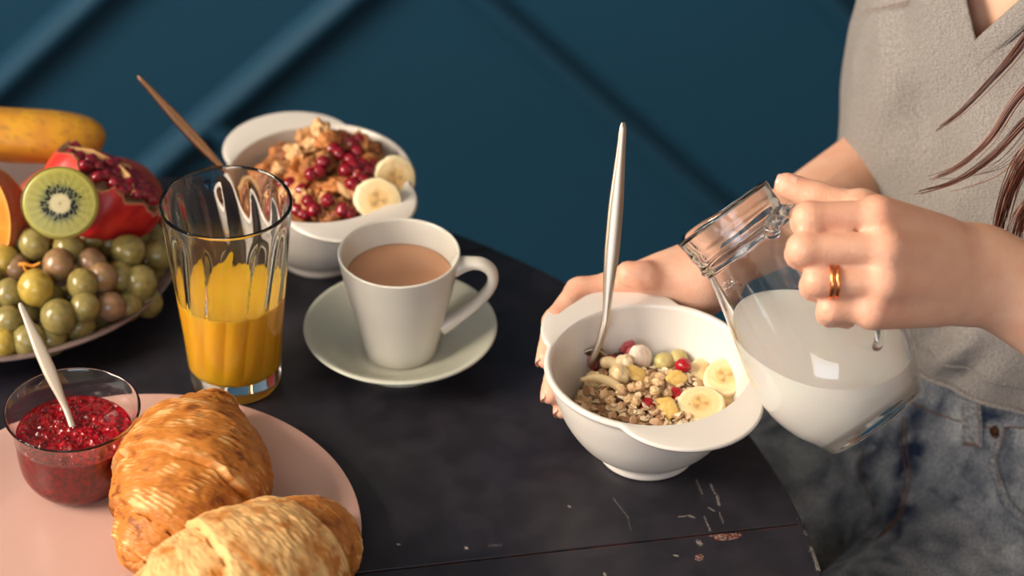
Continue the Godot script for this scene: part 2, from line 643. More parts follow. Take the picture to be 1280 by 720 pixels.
# One board of the round top: the disc cut by lines across it (from and to are distances along n from the centre).
func board(n: Vector2, from: float, to: float) -> ArrayMesh:
	var t := Vector2(-n.y, n.x)
	var outline := []
	var a0 := acos(clampf(from / TABLE_R, -1.0, 1.0))
	var a1 := acos(clampf(to / TABLE_R, -1.0, 1.0))
	for k in 97:
		var a := lerpf(a0, a1, k / 96.0)
		outline.append(n * cos(a) * TABLE_R + t * sin(a) * TABLE_R)
	for k in 97:
		var a := lerpf(-a1, -a0, k / 96.0)
		outline.append(n * cos(a) * TABLE_R + t * sin(a) * TABLE_R)
	var c := n * (from + to) * 0.5
	var levels := [[0.0, -0.030], [0.0, -0.0022], [0.0007, -0.0007], [0.0022, 0.0]]
	var v := PackedVector3Array()
	var uv := PackedVector2Array()
	var ix := PackedInt32Array()
	var count := outline.size()
	for l in levels:
		for p in outline:
			var q: Vector2 = p + (c - p).normalized() * l[0]
			v.append(Vector3(q.x, l[1], q.y))
	for l in levels.size() - 1:
		for k in count:
			var k2 := (k + 1) % count
			ix.append_array([l * count + k, (l + 1) * count + k, l * count + k2, l * count + k2, (l + 1) * count + k, (l + 1) * count + k2])
	for side in 2:
		var first := v.size()
		var lv: int = (levels.size() - 1) if side else 0
		for k in count:
			v.append(v[lv * count + k])
		v.append(Vector3(c.x, levels[lv][1], c.y))
		for k in count:
			if side:
				ix.append_array([first + k, first + count, first + (k + 1) % count])
			else:
				ix.append_array([first + k, first + (k + 1) % count, first + count])
	for p in v:
		uv.append(Vector2(p.x, p.z) / (2.0 * TABLE_R * 1.02) + Vector2(0.5, 0.5))
	return solid(v, ix, PackedColorArray(), uv)


func build_table() -> void:
	var t := thing("table", "round black painted wooden table with worn scratched boards under the breakfast", "table", TABLE)
	var paint := table_paint()
	var n := Vector2(0.186, 0.9826).normalized()
	var seam := Vector3(0.0402, 0.7500, -1.3157)
	var s := n.dot(Vector2(seam.x - TABLE.x, seam.z - TABLE.z))
	var cuts := [-TABLE_R, s - 0.32, s, s + 0.24, TABLE_R]
	for k in 4:
		part("board", board(n, cuts[k] + (0.0 if k == 0 else 0.0006), cuts[k + 1] - (0.0 if k == 3 else 0.0006)), paint, t)
	# bare wood shows along the joints: the battens under the boards
	var groove := joined([[box(Vector3(0.9, 0.02, 0.05)), Transform3D(Basis(Vector3.UP, atan2(n.x, n.y)), Vector3(n.x * s, -0.0125, n.y * s))]])
	part("tongue", groove, M.bare_wood, t, "bare brown wood showing in the joint")
	part("apron", lathe([Vector2(0, -0.03), Vector2(0.36, -0.03), Vector2(0.36, -0.06), Vector2(0.34, -0.06), Vector2(0, -0.055)]), M.black_paint, t)
	part("column", lathe(smooth([Vector2(0, -0.05), Vector2(0.05, -0.055), Vector2(0.035, -0.12), Vector2(0.03, -0.35), Vector2(0.045, -0.55), Vector2(0.05, -0.70), Vector2(0, -0.715)], 6), 40), M.black_paint, t)
	for k in 4:
		var d := Vector3(cos(k * PI / 2 + 0.4), 0, sin(k * PI / 2 + 0.4))
		part("foot", sweep([d * 0.02 + Vector3(0, -0.66, 0), d * 0.15 + Vector3(0, -0.69, 0), d * 0.30 + Vector3(0, -0.728, 0), d * 0.34 + Vector3(0, -0.735, 0)], [Vector2(0.02, 0.03), Vector2(0.02, 0.025), Vector2(0.018, 0.018), Vector2(0.016, 0.014)], d.cross(Vector3.UP)), M.black_paint, t)


# ---------------------------------------------------------------- tableware
func lug_bowl(scale: float, lug_angle: float) -> ArrayMesh:
	var p := smooth([Vector2(0.0, 0.003), Vector2(0.022, 0.002), Vector2(0.0265, 0.0002), Vector2(0.0295, 0.0002), Vector2(0.0308, 0.0022), Vector2(0.0312, 0.006), Vector2(0.034, 0.0095), Vector2(0.044, 0.0185), Vector2(0.0535, 0.034), Vector2(0.0598, 0.052), Vector2(0.0622, 0.0628)], 5)
	var first := p.size()
	p += [Vector2(0.0630, 0.0650), Vector2(0.0640, 0.0657), Vector2(0.0650, 0.0664), Vector2(0.0655, 0.0676), Vector2(0.0650, 0.0688), Vector2(0.0638, 0.0695), Vector2(0.0628, 0.0696)]
	var last := p.size() - 1
	p += smooth([Vector2(0.0618, 0.0692), Vector2(0.0606, 0.0675), Vector2(0.0596, 0.063), Vector2(0.057, 0.052), Vector2(0.0505, 0.035), Vector2(0.041, 0.0215), Vector2(0.030, 0.0135), Vector2(0.016, 0.0095), Vector2(0.0, 0.0088)], 5)
	return sheet(p.size(), 160, true, func(a: float, b: float) -> Vector3:
		var i := roundi(a * (p.size() - 1))
		var q: Vector2 = p[i]
		var ang := b * TAU
		var off := absf(wrapf((ang - lug_angle) * 2.0, -PI, PI)) / 2.0
		var e := 0.0
		if off < 0.80:
			e = 0.0225 * pow(cos(off / 0.80 * PI / 2.0), 0.85)
		var w := 0.0
		if i >= first + 2 and i <= last - 1:
			w = 1.0
		elif i == last or i == first + 1:
			w = 0.55
		elif i == last + 1 or i == first:
			w = 0.15
		return Vector3((q.x + e * w) * cos(ang), q.y - e * w * 0.05, (q.x + e * w) * sin(ang)) * scale)


func build_tableware() -> void:
	# dinner plate
	var plate := lathe(smooth([Vector2(0, 0.002), Vector2(0.07, 0.0015), Vector2(0.085, 0.0), Vector2(0.092, 0.0005), Vector2(0.11, 0.006), Vector2(0.130, 0.0132), Vector2(0.1336, 0.0150), Vector2(0.1344, 0.0162), Vector2(0.1332, 0.0172), Vector2(0.128, 0.0158), Vector2(0.112, 0.0103), Vector2(0.098, 0.0072), Vector2(0.08, 0.0062), Vector2(0.0, 0.006)], 5), 128)
	var o := solo("plate", plate, M.pink, "large pale pink dinner plate under the croissants and the jam bowl", "plate")
	o.position = Vector3(-0.2221, TOP, -1.3067)
	var fp := lathe(smooth([Vector2(0, 0.003), Vector2(0.07, 0.002), Vector2(0.076, 0.0), Vector2(0.08, 0.0005), Vector2(0.10, 0.010), Vector2(0.118, 0.0215), Vector2(0.1234, 0.0242), Vector2(0.1243, 0.0255), Vector2(0.1230, 0.0264), Vector2(0.116, 0.0238), Vector2(0.10, 0.0135), Vector2(0.08, 0.0062), Vector2(0.0, 0.006)], 5), 128)
	o = solo("plate", fp, M.fruit_plate, "dusky pink fruit plate with a thin raised rim under the grapes", "plate")
	o.position = Vector3(-0.3457, TOP, -1.5836)

	# bowls with two lugs
	o = solo("bowl", lug_bowl(1.0, 1.07), M.bowl, "white bowl with two lug handles full of muesli, held under the milk jug", "bowl")
	o.position = Vector3(0.0854, 0.7500, -1.4099)
	o = solo("bowl", lug_bowl(0.97, 1.0), M.bowl, "white lug-handled bowl of granola standing behind the coffee cup", "bowl")
	o.position = Vector3(-0.1309, 0.7500, -1.6212)

	# saucer and cup
	var at := Vector3(-0.0721, 0.7500, -1.5053)
	var sc := lathe(smooth([Vector2(0, 0.004), Vector2(0.026, 0.003), Vector2(0.029, 0.0), Vector2(0.033, 0.0), Vector2(0.0345, 0.004), Vector2(0.046, 0.0115), Vector2(0.058, 0.0205), Vector2(0.0620, 0.0237), Vector2(0.0628, 0.0251), Vector2(0.0618, 0.0261), Vector2(0.058, 0.0248), Vector2(0.046, 0.0165), Vector2(0.034, 0.0095), Vector2(0.026, 0.0078), Vector2(0.0245, 0.0070), Vector2(0, 0.0068)], 5), 128)
	o = solo("saucer", sc, M.stoneware, "pale grey-green saucer under the cup of milky coffee", "saucer")
	o.position = at
	var cup := thing("coffee_cup", "pale stoneware coffee cup with a loop handle on its saucer", "cup", at + Vector3(0, 0.0072, 0))
	var body := lathe(smooth([Vector2(0, 0.002), Vector2(0.020, 0.0015), Vector2(0.0225, 0.0), Vector2(0.0238, 0.0005), Vector2(0.0244, 0.004), Vector2(0.0262, 0.0130), Vector2(0.0300, 0.030), Vector2(0.0342, 0.048), Vector2(0.0372, 0.064), Vector2(0.0388, 0.0738), Vector2(0.0390, 0.0755), Vector2(0.0382, 0.0763), Vector2(0.0371, 0.0756), Vector2(0.0366, 0.0735), Vector2(0.0346, 0.062), Vector2(0.031, 0.045), Vector2(0.026, 0.025), Vector2(0.021, 0.010), Vector2(0.014, 0.006), Vector2(0, 0.0055)], 6), 128)
	part("body", body, M.cup, cup)
	var hd := Vector3(cos(0.06), 0, sin(0.06))
	var hp := []
	for q in [Vector2(0.0355, 0.0665), Vector2(0.043, 0.0695), Vector2(0.0520, 0.0700), Vector2(0.0585, 0.0655), Vector2(0.0600, 0.0580), Vector2(0.0570, 0.0495), Vector2(0.050, 0.0400), Vector2(0.041, 0.0305), Vector2(0.034, 0.0245), Vector2(0.0275, 0.0205)]:
		hp.append(hd * q.x + Vector3(0, q.y, 0))
	hp = smooth(hp, 5)
	var hs := []
	for k in hp.size():
		var e := float(k) / (hp.size() - 1)
		var flare := maxf(0.0, 1.0 - e / 0.16) + maxf(0.0, (e - 0.82) / 0.18)
		hs.append(Vector2(0.0052 + 0.003 * flare, 0.0035 + 0.0020 * flare))
	part("handle", sweep(hp, hs, hd.cross(Vector3.UP), 24, 2.4), M.cup, cup)
	var cof := mat(Color(0.75, 0.55, 0.42), 0.16, 0.5)
	cof.subsurf_scatter_enabled = true
	cof.subsurf_scatter_strength = 0.1
	o = solo("coffee", lathe([Vector2(0, 0.008), Vector2(0.020, 0.011), Vector2(0.0262, 0.025), Vector2(0.0312, 0.045), Vector2(0.0338, 0.0575), Vector2(0.0341, 0.0592), Vector2(0.0330, 0.0587), Vector2(0.031, 0.0585), Vector2(0, 0.0585)], 96), cof, "milky coffee filling the stoneware cup", "coffee")
	o.position = cup.position

	build_tumbler(Vector3(-0.1776, 0.7500, -1.4791))
	build_jam_bowl(Vector3(-0.2638, 0.7565, -1.3662))
	build_jug()
	spoon("spoon", M.steel, Vector3(0.0675, 0.9300, -1.5096), Vector3(0.0588, 0.8180, -1.4556), Vector3(0.0498, 0.7900, -1.4452), 0.0048, "slim champagne-coloured spoon standing in the muesli beside the thumb", 0.0)
	spoon("spoon", M.copper, Vector3(-0.2494, 0.8850, -1.6314), Vector3(-0.1902, 0.8140, -1.6184), Vector3(-0.1693, 0.7900, -1.6277), 0.0036, "copper coloured spoon leaning out of the granola bowl", 0.0)
	spoon("spoon", M.cream_metal, Vector3(-0.3004, 0.8480, -1.4247), Vector3(-0.2696, 0.8020, -1.3786), Vector3(-0.2645, 0.7940, -1.3685), 0.0042, "pale cream spoon handle standing in the red jam", 0.4)


# A slim spoon from the end of its handle, past its neck, to the middle of its bowl.
func spoon(called: String, m: Material, tip: Vector3, neck: Vector3, bowl: Vector3, wide: float, label: String, sunk: float) -> void:
	var t := thing(called, label, "spoon", tip, "breakfast spoons")
	var a := Vector3.ZERO
	var b := neck - tip
	var c := bowl - tip
	var eye := (Vector3(0, 1.0, 0.9)).normalized()
	var side := (b - a).cross(eye).normalized()
	var pts := []
	var size := []
	for k in 41:
		var s := k / 40.0
		pts.append(a.lerp(b, s))
		var w := wide * lerpf(0.50, 1.0, smoothstep(0.0, 0.5, s)) * lerpf(1.0, 0.50, smoothstep(0.62, 1.0, s))
		if k == 0:
			w *= 0.55
		elif k == 1:
			w *= 0.9
		size.append(Vector2(w, 0.0017 + w * 0.16))
	var d0 := (b - a).normalized()
	for k in range(1, 9):
		var s := k / 8.0
		pts.append(b + d0 * (b.distance_to(c) * 0.45) * s * (1.0 - s * 0.5) + (c - b - d0 * b.distance_to(c) * 0.225) * s * s)
		size.append(Vector2(wide * 0.50, 0.0022))
	part("handle", sweep(pts, size, side, 20, 2.5), m, t)
	if sunk > 0.0:
		return
	var dir := (c - b).normalized()
	var up := side.cross(dir).normalized()
	if up.y < 0.0:
		up = -up
	var bowl_mesh := sheet(25, 40, true, func(u: float, v: float) -> Vector3:
		var shell := 1.0 if u > 0.5 else -1.0
		var rr := 1.0 - absf(u - 0.5) * 2.0
		var x := cos(v * TAU) * rr
		var y := sin(v * TAU) * rr
		var deep := (rr * rr - 1.0) * 0.0065 + (0.0006 if shell > 0.0 else -0.0006) * (1.0 - rr * rr * 0.2)
		return c + dir * (x * 0.020 * (1.0 - 0.12 * x) + 0.010) + side * (y * 0.0145) + up * deep)
	part("bowl", bowl_mesh, m, t)


func build_tumbler(at: Vector3) -> void:
	var outer := smooth([Vector2(0, 0.0008), Vector2(0.022, 0.0008), Vector2(0.0268, 0.0002), Vector2(0.0284, 0.0012), Vector2(0.0289, 0.004), Vector2(0.0296, 0.012), Vector2(0.0318, 0.040), Vector2(0.0352, 0.075), Vector2(0.0388, 0.110), Vector2(0.0410, 0.134), Vector2(0.0413, 0.1368), Vector2(0.0407, 0.1384)], 7)
	var inner := smooth([Vector2(0.0398, 0.1384), Vector2(0.0391, 0.1370), Vector2(0.0387, 0.134), Vector2(0.0362, 0.110), Vector2(0.0326, 0.075), Vector2(0.0292, 0.040), Vector2(0.0274, 0.020), Vector2(0.0262, 0.0158), Vector2(0.022, 0.0138), Vector2(0.0, 0.0132)], 7)
	var p := outer + inner
	var first := outer.size()
	var glass := sheet(p.size(), 192, true, func(a: float, b: float) -> Vector3:
		var i := roundi(a * (p.size() - 1))
		var q: Vector2 = p[i]
		var r := q.x
		if i >= first:
			r += flute(b, q.y)
		return Vector3(r * cos(b * TAU), q.y, r * sin(b * TAU)))
	var o := solo("tumbler", glass, M.glass, "tall clear glass tumbler with fluted inside, half full of orange juice", "glass")
	o.position = at
	var juice := mat(Color(0.99, 0.75, 0.17), 0.25, 0.5)
	juice.subsurf_scatter_enabled = true
	juice.subsurf_scatter_strength = 0.25
	var jp := smooth([Vector2(0, 0.0128), Vector2(0.022, 0.0134), Vector2(0.0264, 0.0154), Vector2(0.0277, 0.020), Vector2(0.0295, 0.040), Vector2(0.0318, 0.063), Vector2(0.0324, 0.0690)], 6)
	var wet := jp.size()
	jp += [Vector2(0.0322, 0.0700), Vector2(0.0310, 0.0693), Vector2(0.028, 0.0690), Vector2(0.0, 0.0690)]
	o = solo("orange_juice", sheet(jp.size(), 192, true, func(a: float, b: float) -> Vector3:
		var i := roundi(a * (jp.size() - 1))
		var q: Vector2 = jp[i]
		var r := q.x + (flute(b, q.y) if i <= wet else flute(b, q.y) * 0.6 if i <= wet + 1 else 0.0)
		return Vector3(r * cos(b * TAU), q.y, r * sin(b * TAU))), juice, "orange juice in the tall tumbler", "juice")
	o.position = at


func flute(b: float, y: float) -> float:
	var w := smoothstep(0.016, 0.03, y) * (1.0 - smoothstep(0.118, 0.132, y))
	return 0.0010 * w * (absf(sin(b * TAU * 7.0 + y * 22.0)) * 2.0 - 1.2)


func build_jam_bowl(at: Vector3) -> void:
	var p := smooth([Vector2(0, 0.0012), Vector2(0.019, 0.001), Vector2(0.0215, 0.0), Vector2(0.0240, 0.0008), Vector2(0.0290, 0.0045), Vector2(0.0335, 0.0125), Vector2(0.0352, 0.022), Vector2(0.0362, 0.036), Vector2(0.0380, 0.046), Vector2(0.0405, 0.0535), Vector2(0.0412, 0.0552), Vector2(0.0409, 0.0562), Vector2(0.0400, 0.0560), Vector2(0.0388, 0.0535), Vector2(0.0364, 0.046), Vector2(0.0346, 0.036), Vector2(0.0336, 0.022), Vector2(0.0318, 0.0135), Vector2(0.027, 0.0065), Vector2(0.021, 0.0036), Vector2(0, 0.0032)], 5)
	var o := solo("jam_bowl", lathe(p, 128), M.glass, "small clear glass bowl of red jam on the pink plate", "bowl")
	o.position = at
	var nz := noise(90.0, 4, 3)
	var bead := noise(260.0, 6, 2)
	var jam := tinted(0.14, 0.5)
	jam.subsurf_scatter_enabled = true
	jam.subsurf_scatter_strength = 0.08
	var jp := smooth([Vector2(0, 0.0028), Vector2(0.021, 0.0032), Vector2(0.027, 0.0060), Vector2(0.0322, 0.0132), Vector2(0.0341, 0.022), Vector2(0.0351, 0.0365), Vector2(0.0352, 0.0390)], 9)
	var wet := jp.size()
	for k in 50:
		jp.append(Vector2(0.0350 * (1.0 - k / 49.0), 0.0386))
	var shape := func(a: float, b: float) -> Vector3:
		var i := roundi(a * (jp.size() - 1))
		var q: Vector2 = jp[i]
		var v := Vector3(q.x * cos(b * TAU), q.y, q.x * sin(b * TAU))
		if i > wet + 1:
			v.y += nz.get_noise_3dv(v) * 0.0030 + maxf(0.0, bead.get_noise_3dv(v)) * 0.0014
		return v
	o = solo("jam", sheet(jp.size(), 200, true, shape, func(a: float, b: float) -> Color:
		var v: Vector3 = shape.call(a, b)
		var s := nz.get_noise_3dv(v * 1.7) * 0.5 + bead.get_noise_3dv(v + Vector3(1, 0, 0)) * 0.7
		return Color(0.12, 0.001, 0.004).lerp(Color(0.40, 0.004, 0.009), clampf(0.40 + s, 0.0, 1.0))), jam, "dark red raspberry jam with seeds in the small glass bowl", "jam")
	o.position = at
	var seeds := []
	var r := RandomNumberGenerator.new()
	r.seed = 11
	var seed_ball := ball(5, 7, func(d: Vector3) -> Vector3: return d * Vector3(0.0011, 0.0008, 0.0008))
	for k in 110:
		var q: float = sqrt(r.randf()) * 0.032
		var a := r.randf() * TAU
		var v := Vector3(q * cos(a), 0.0386, q * sin(a))
		v.y += nz.get_noise_3dv(v) * 0.0030 + maxf(0.0, bead.get_noise_3dv(v)) * 0.0014
		seeds.append([seed_ball, Transform3D(Basis(Vector3.UP, a * 3.0), v)])
	var sd := part("seeds", joined(seeds), mat(Color(0.46, 0.09, 0.08), 0.3), o)
	sd.set_meta("kind", "stuff")


# ---------------------------------------------------------------- jug, tilted, with milk
func jug_frame() -> Transform3D:
	var r := Vector3(0.99993, 0.00970, -0.00692)
	var u := Vector3(-0.01192, 0.81406, -0.58066)
	var toward := Vector3(0.0, 0.58070, 0.81412)
	var axis := (r * -0.595 + u * 0.803).normalized()
	var n := (r * 0.803 + u * 0.595).normalized()
	var handle := (n * 0.45 + toward * 0.893).normalized()   # the spout lies opposite
	return frame(axis, handle, Vector3(0.2193, 0.8180, -1.3552))


func jug_inside() -> Array:
	return smooth([Vector2(0.0, 0.0085), Vector2(0.020, 0.0085), Vector2(0.0300, 0.0095), Vector2(0.0342, 0.0125), Vector2(0.0395, 0.020), Vector2(0.0448, 0.033), Vector2(0.0466, 0.046), Vector2(0.0448, 0.062), Vector2(0.0398, 0.082), Vector2(0.0340, 0.102), Vector2(0.0296, 0.119), Vector2(0.0276, 0.131), Vector2(0.0280, 0.140), Vector2(0.0292, 0.150), Vector2(0.0302, 0.1545)], 6)


func build_jug() -> void:
	var tf := jug_frame()
	var outer := smooth([Vector2(0, 0.0006), Vector2(0.025, 0.0006), Vector2(0.0305, 0.0), Vector2(0.0330, 0.0012), Vector2(0.0345, 0.0040), Vector2(0.0380, 0.0115), Vector2(0.0432, 0.0205), Vector2(0.0474, 0.033), Vector2(0.0491, 0.046), Vector2(0.0473, 0.0625), Vector2(0.0423, 0.0825), Vector2(0.0365, 0.1025), Vector2(0.0322, 0.1190), Vector2(0.0302, 0.1290)], 6)
	outer += [Vector2(0.0304, 0.1310), Vector2(0.0318, 0.1318), Vector2(0.0322, 0.1330), Vector2(0.0314, 0.1346), Vector2(0.0310, 0.1375), Vector2(0.0314, 0.1405), Vector2(0.0322, 0.1425), Vector2(0.0319, 0.1445), Vector2(0.0318, 0.1490), Vector2(0.0326, 0.1540), Vector2(0.0329, 0.1556), Vector2(0.0324, 0.1566), Vector2(0.0314, 0.1564)]
	var inside := jug_inside()
	inside.reverse()
	var p := outer + inside
	var glass := sheet(p.size(), 128, true, func(a: float, b: float) -> Vector3:
		var q: Vector2 = p[roundi(a * (p.size() - 1))]
		var ang := b * TAU
		var off := absf(wrapf(ang - PI, -PI, PI))
		var lip := smoothstep(0.122, 0.157, q.y) * pow(maxf(0.0, cos(minf(off / 0.62, 1.0) * PI / 2.0)), 1.5)
		var r := q.x + lip * 0.010
		return Vector3(r * cos(ang), q.y + lip * 0.002, r * sin(ang)))
	var t := thing("milk_jug", "clear glass jug tilted over the muesli bowl in the ringed hand", "jug", tf.origin)
	t.basis = tf.basis
	part("body", glass, M.jug_glass, t)
	var hp := []
	for q in [Vector2(0.0312, 0.1290), Vector2(0.040, 0.1345), Vector2(0.054, 0.1370), Vector2(0.068, 0.131), Vector2(0.0775, 0.116), Vector2(0.0815, 0.096), Vector2(0.080, 0.076), Vector2(0.073, 0.058), Vector2(0.062, 0.0465), Vector2(0.0505, 0.0405)]:
		hp.append(Vector3(q.x, q.y, 0))
	hp = smooth(hp, 5)
	var hs := []
	for k in hp.size():
		hs.append(Vector2(lerpf(0.0056, 0.0036, float(k) / hp.size()), lerpf(0.0044, 0.0028, float(k) / hp.size())))
	part("handle", sweep(hp, hs, Vector3(0, 0, 1), 24), M.jug_glass, t)

	# moulded in the glass of the neck: a measure and its line
	var n := (Vector3(0.99993, 0.00970, -0.00692) * 0.803 + Vector3(-0.01192, 0.81406, -0.58066) * 0.595).normalized()
	var out: Vector3 = tf.basis.inverse() * (n * -0.70 + Vector3(0.0, 0.58070, 0.81412) * 0.71).normalized()
	var letters := TextMesh.new()
	letters.text = "0.5L"
	letters.font_size = 16
	letters.pixel_size = 0.0004
	letters.depth = 0.0012
	var sign := part("measure_mark", letters, M.jug_glass, t, "raised measure mark in the glass")
	var face := out
	face.y = 0.25
	sign.transform = Transform3D(Basis(Vector3.UP.cross(face).normalized(), face.cross(Vector3.UP.cross(face)).normalized(), face.normalized()), out * 0.0326 + Vector3(0, 0.1205, 0))
	var rule := part("measure_line", box(Vector3(0.013, 0.0007, 0.0012)), M.jug_glass, t)
	rule.transform = sign.transform.translated_local(Vector3(0, -0.0045, -0.0006))

	# milk: the inside of the jug below a level line
	var ins := jug_inside()
	var wall := []
	for q in ins:
		wall.append(Vector2(q.x + (0.0007 if q.x > 0.001 else 0.0), q.y))
	wall.append(Vector2(0, 0.1545))
	var m := lathe(wall, 160)
	var level := Vector3(0.1885, 0.8610, -1.3515).y
	var milk := mat(Color(0.97, 0.955, 0.925), 0.25, 0.5)
	milk.subsurf_scatter_enabled = true
	milk.subsurf_scatter_strength = 0.2
	solo("milk", below(m, tf, level), milk, "white milk half filling the tilted glass jug", "milk")


# The part of a closed mesh, moved by tf, that lies below a height, closed by a flat top.
func below(m: ArrayMesh, tf: Transform3D, level: float) -> ArrayMesh:
	var a := m.surface_get_arrays(0)
	var v: PackedVector3Array = a[Mesh.ARRAY_VERTEX]
	var n: PackedVector3Array = a[Mesh.ARRAY_NORMAL]
	var ix: PackedInt32Array = a[Mesh.ARRAY_INDEX]
	var ov := PackedVector3Array()
	var on := PackedVector3Array()
	var oi := PackedInt32Array()
	var ring := []
	for t in range(0, ix.size(), 3):
		var poly := []
		for k in 3:
			var p := tf * v[ix[t + k]]
			var q := tf * v[ix[t + (k + 1) % 3]]
			var pn := tf.basis * n[ix[t + k]]
			var qn := tf.basis * n[ix[t + (k + 1) % 3]]
			if p.y <= level:
				poly.append([p, pn])
			if (p.y <= level) != (q.y <= level):
				var s := (level - p.y) / (q.y - p.y)
				poly.append([p.lerp(q, s), pn.lerp(qn, s).normalized()])
				ring.append(p.lerp(q, s))
		for k in range(1, poly.size() - 1):
			for e in [0, k, k + 1]:
				oi.append(ov.size())
				ov.append(poly[e][0])
				on.append(poly[e][1])
	var c := Vector3.ZERO
	for p in ring:
		c += p / ring.size()
	ring.sort_custom(func(p: Vector3, q: Vector3) -> bool: return atan2(p.z - c.z, p.x - c.x) < atan2(q.z - c.z, q.x - c.x))
	for k in ring.size():
		for p in [c, ring[k], ring[(k + 1) % ring.size()]]:   # clockwise seen from above
			oi.append(ov.size())
			ov.append(p)
			on.append(Vector3.UP)
	return raw_mesh(ov, on, oi)


# ---------------------------------------------------------------- croissants
# line: points of the middle line; size: radius at each; seams: where along it (0 to 1) one roll of dough overlaps the next.
func croissant(line: Array, size: Array, seams: Array, floor_y: float, sd: int, pale_from: float, pale_to: float) -> ArrayMesh:
	var c := smooth(line, 20)
	var rv := []
	for r in size:
		rv.append(Vector2(r, 0))
	var rr := smooth(rv, 20)
	var big := noise(38.0, sd, 3)
	var mid := noise(120.0, sd + 1, 4)
	var fine := noise(420.0, sd + 2, 3)
	var crack := noise(95.0, sd + 4, 2)
	crack.noise_type = FastNoiseLite.TYPE_CELLULAR
	crack.cellular_return_type = FastNoiseLite.RETURN_DISTANCE2_SUB
	var nu := 430
	var nv := 168
	var v := PackedVector3Array()
	var col := PackedColorArray()
	var n := c.size()
	for i in nu:
		var u := float(i) / (nu - 1)
		var f := u * (n - 1)
		var k := mini(int(f), n - 2)
		var p: Vector3 = c[k].lerp(c[k + 1], f - k)
		var t: Vector3 = (c[mini(k + 2, n - 1)] - c[maxi(k - 1, 0)]).normalized()
		var side := t.cross(Vector3.UP).normalized()
		var up := side.cross(t)
		var r0: float = lerpf(rr[k].x, rr[k + 1].x, f - k)
		r0 *= sqrt(clampf(minf(u, 1.0 - u) / 0.05, 0.0, 1.0))
		for j in nv:
			var a := TAU * j / nv
			var d := side * cos(a) + up * sin(a)
			var q := p + d * r0
			var w := u + 0.045 * cos(a + 0.6) + 0.010 * big.get_noise_3dv(q) + 0.0003 * mid.get_noise_3dv(q * 0.7)
			# which roll of dough: it is proud on the side of the middle and tucks under its neighbour
			var step := 0.0
			var crease := 0.0
			var edge := 0.0
			for s in seams:
				var dist: float = w - s
				var outward := -1.0 if s < 0.5 else 1.0
				var e := dist * outward
				step += 0.085 * (1.0 - smoothstep(-0.004, 0.006, e))
				step -= 0.05 * exp(-e * 26.0) * smoothstep(-0.002, 0.010, e) * 0.8
				crease = maxf(crease, exp(-pow((e - 0.003 - 0.004 * mid.get_noise_3dv(q * 0.6)) / 0.0032, 2.0)) * smoothstep(-0.30, 0.05, big.get_noise_3dv(q * 1.3 + Vector3(s * 40.0, 2, 5))))
				edge = maxf(edge, exp(-pow((e + 0.008) / 0.009, 2.0)))
			var leaf := sin(w * 430.0 + 2.5 * big.get_noise_3dv(q * 1.3)) * 0.5 + 0.5
			var band := smoothstep(-0.1, 0.35, big.get_noise_3dv(q * 1.6 + Vector3(3, 1, 2)))
			var r := r0 * (0.80 + step) + r0 * 0.04 * big.get_noise_3dv(q * 0.8)
			r += mid.get_noise_3dv(q) * 0.0009 + fine.get_noise_3dv(q) * 0.00035 + leaf * 0.00045 * band - crease * 0.0052
			var flake := 1.0 - smoothstep(0.02, 0.16, crack.get_noise_3dv(q + Vector3.ONE * (0.004 * mid.get_noise_3dv(q))) + 1.0)
			flake *= smoothstep(0.0, 0.25, big.get_noise_3dv(q * 1.9 + Vector3(1, 9, 2)) + 0.12)
			r -= flake * 0.0007
			var pt := p + (side * cos(a) * 1.06 + up * sin(a) * 0.90) * r
			if pt.y < floor_y:
				pt.y = floor_y + (pt.y - floor_y) * 0.04
			v.append(pt)
			var bake := 0.50 + 0.55 * big.get_noise_3dv(q * 1.4 + Vector3(7, 0, 0)) + 0.32 * mid.get_noise_3dv(q * 0.8 + Vector3(0, 5, 0)) + 0.12 * fine.get_noise_3dv(q)
			bake += flake * 0.22
			bake -= 0.55 * leaf * band + 0.35 * edge
			bake -= 0.55 * smoothstep(pale_from - 0.03, pale_from + 0.03, w) * (1.0 - smoothstep(pale_to - 0.04, pale_to + 0.04, w)) * (0.6 + 0.4 * sin(a))
			var cc := Color(0.70, 0.42, 0.175).lerp(Color(0.47, 0.165, 0.030), smoothstep(-0.25, 0.34, bake)).lerp(Color(0.16, 0.038, 0.009), smoothstep(0.45, 1.0, bake))
			col.append(cc)
	return solid(v, grid_index(nu, nv, true), col)


func build_croissants() -> void:
	var m := tinted(0.50, 0.35)
	m.clearcoat_enabled = true
	m.clearcoat = 0.06
	m.clearcoat_roughness = 0.35
	var y := TOP + 0.0075
	var a := croissant([Vector3(-0.1805, 0.7800, -1.4183), Vector3(-0.1853, 0.7830, -1.3966), Vector3(-0.1891, 0.7870, -1.3617), Vector3(-0.1909, 0.7880, -1.3261), Vector3(-0.1978, 0.7840, -1.2940), Vector3(-0.2080, 0.7760, -1.2745), Vector3(-0.2130, 0.7680, -1.2645)],
		[0.010, 0.0185, 0.0320, 0.0375, 0.0330, 0.0240, 0.012], [0.17, 0.30, 0.53, 0.72, 0.86], y, 3, 2.0, 3.0)
	solo("croissant", a, m, "golden croissant lying up the plate beside the jam bowl", "croissant", "croissants on the pink plate")
	var b := croissant([Vector3(-0.0970, 0.7680, -1.3053), Vector3(-0.1051, 0.7720, -1.3004), Vector3(-0.1202, 0.7820, -1.2762), Vector3(-0.1397, 0.7900, -1.2435), Vector3(-0.1656, 0.7920, -1.2176), Vector3(-0.1954, 0.7860, -1.2063), Vector3(-0.2245, 0.7700, -1.2141)],
		[0.010, 0.0225, 0.0320, 0.0400, 0.0425, 0.036, 0.014], [0.20, 0.36, 0.62, 0.80], y, 17, 0.36, 0.95)
	solo("croissant", b, m, "croissant with a pale flaky top in front of the other croissant", "croissant", "croissants on the pink plate")


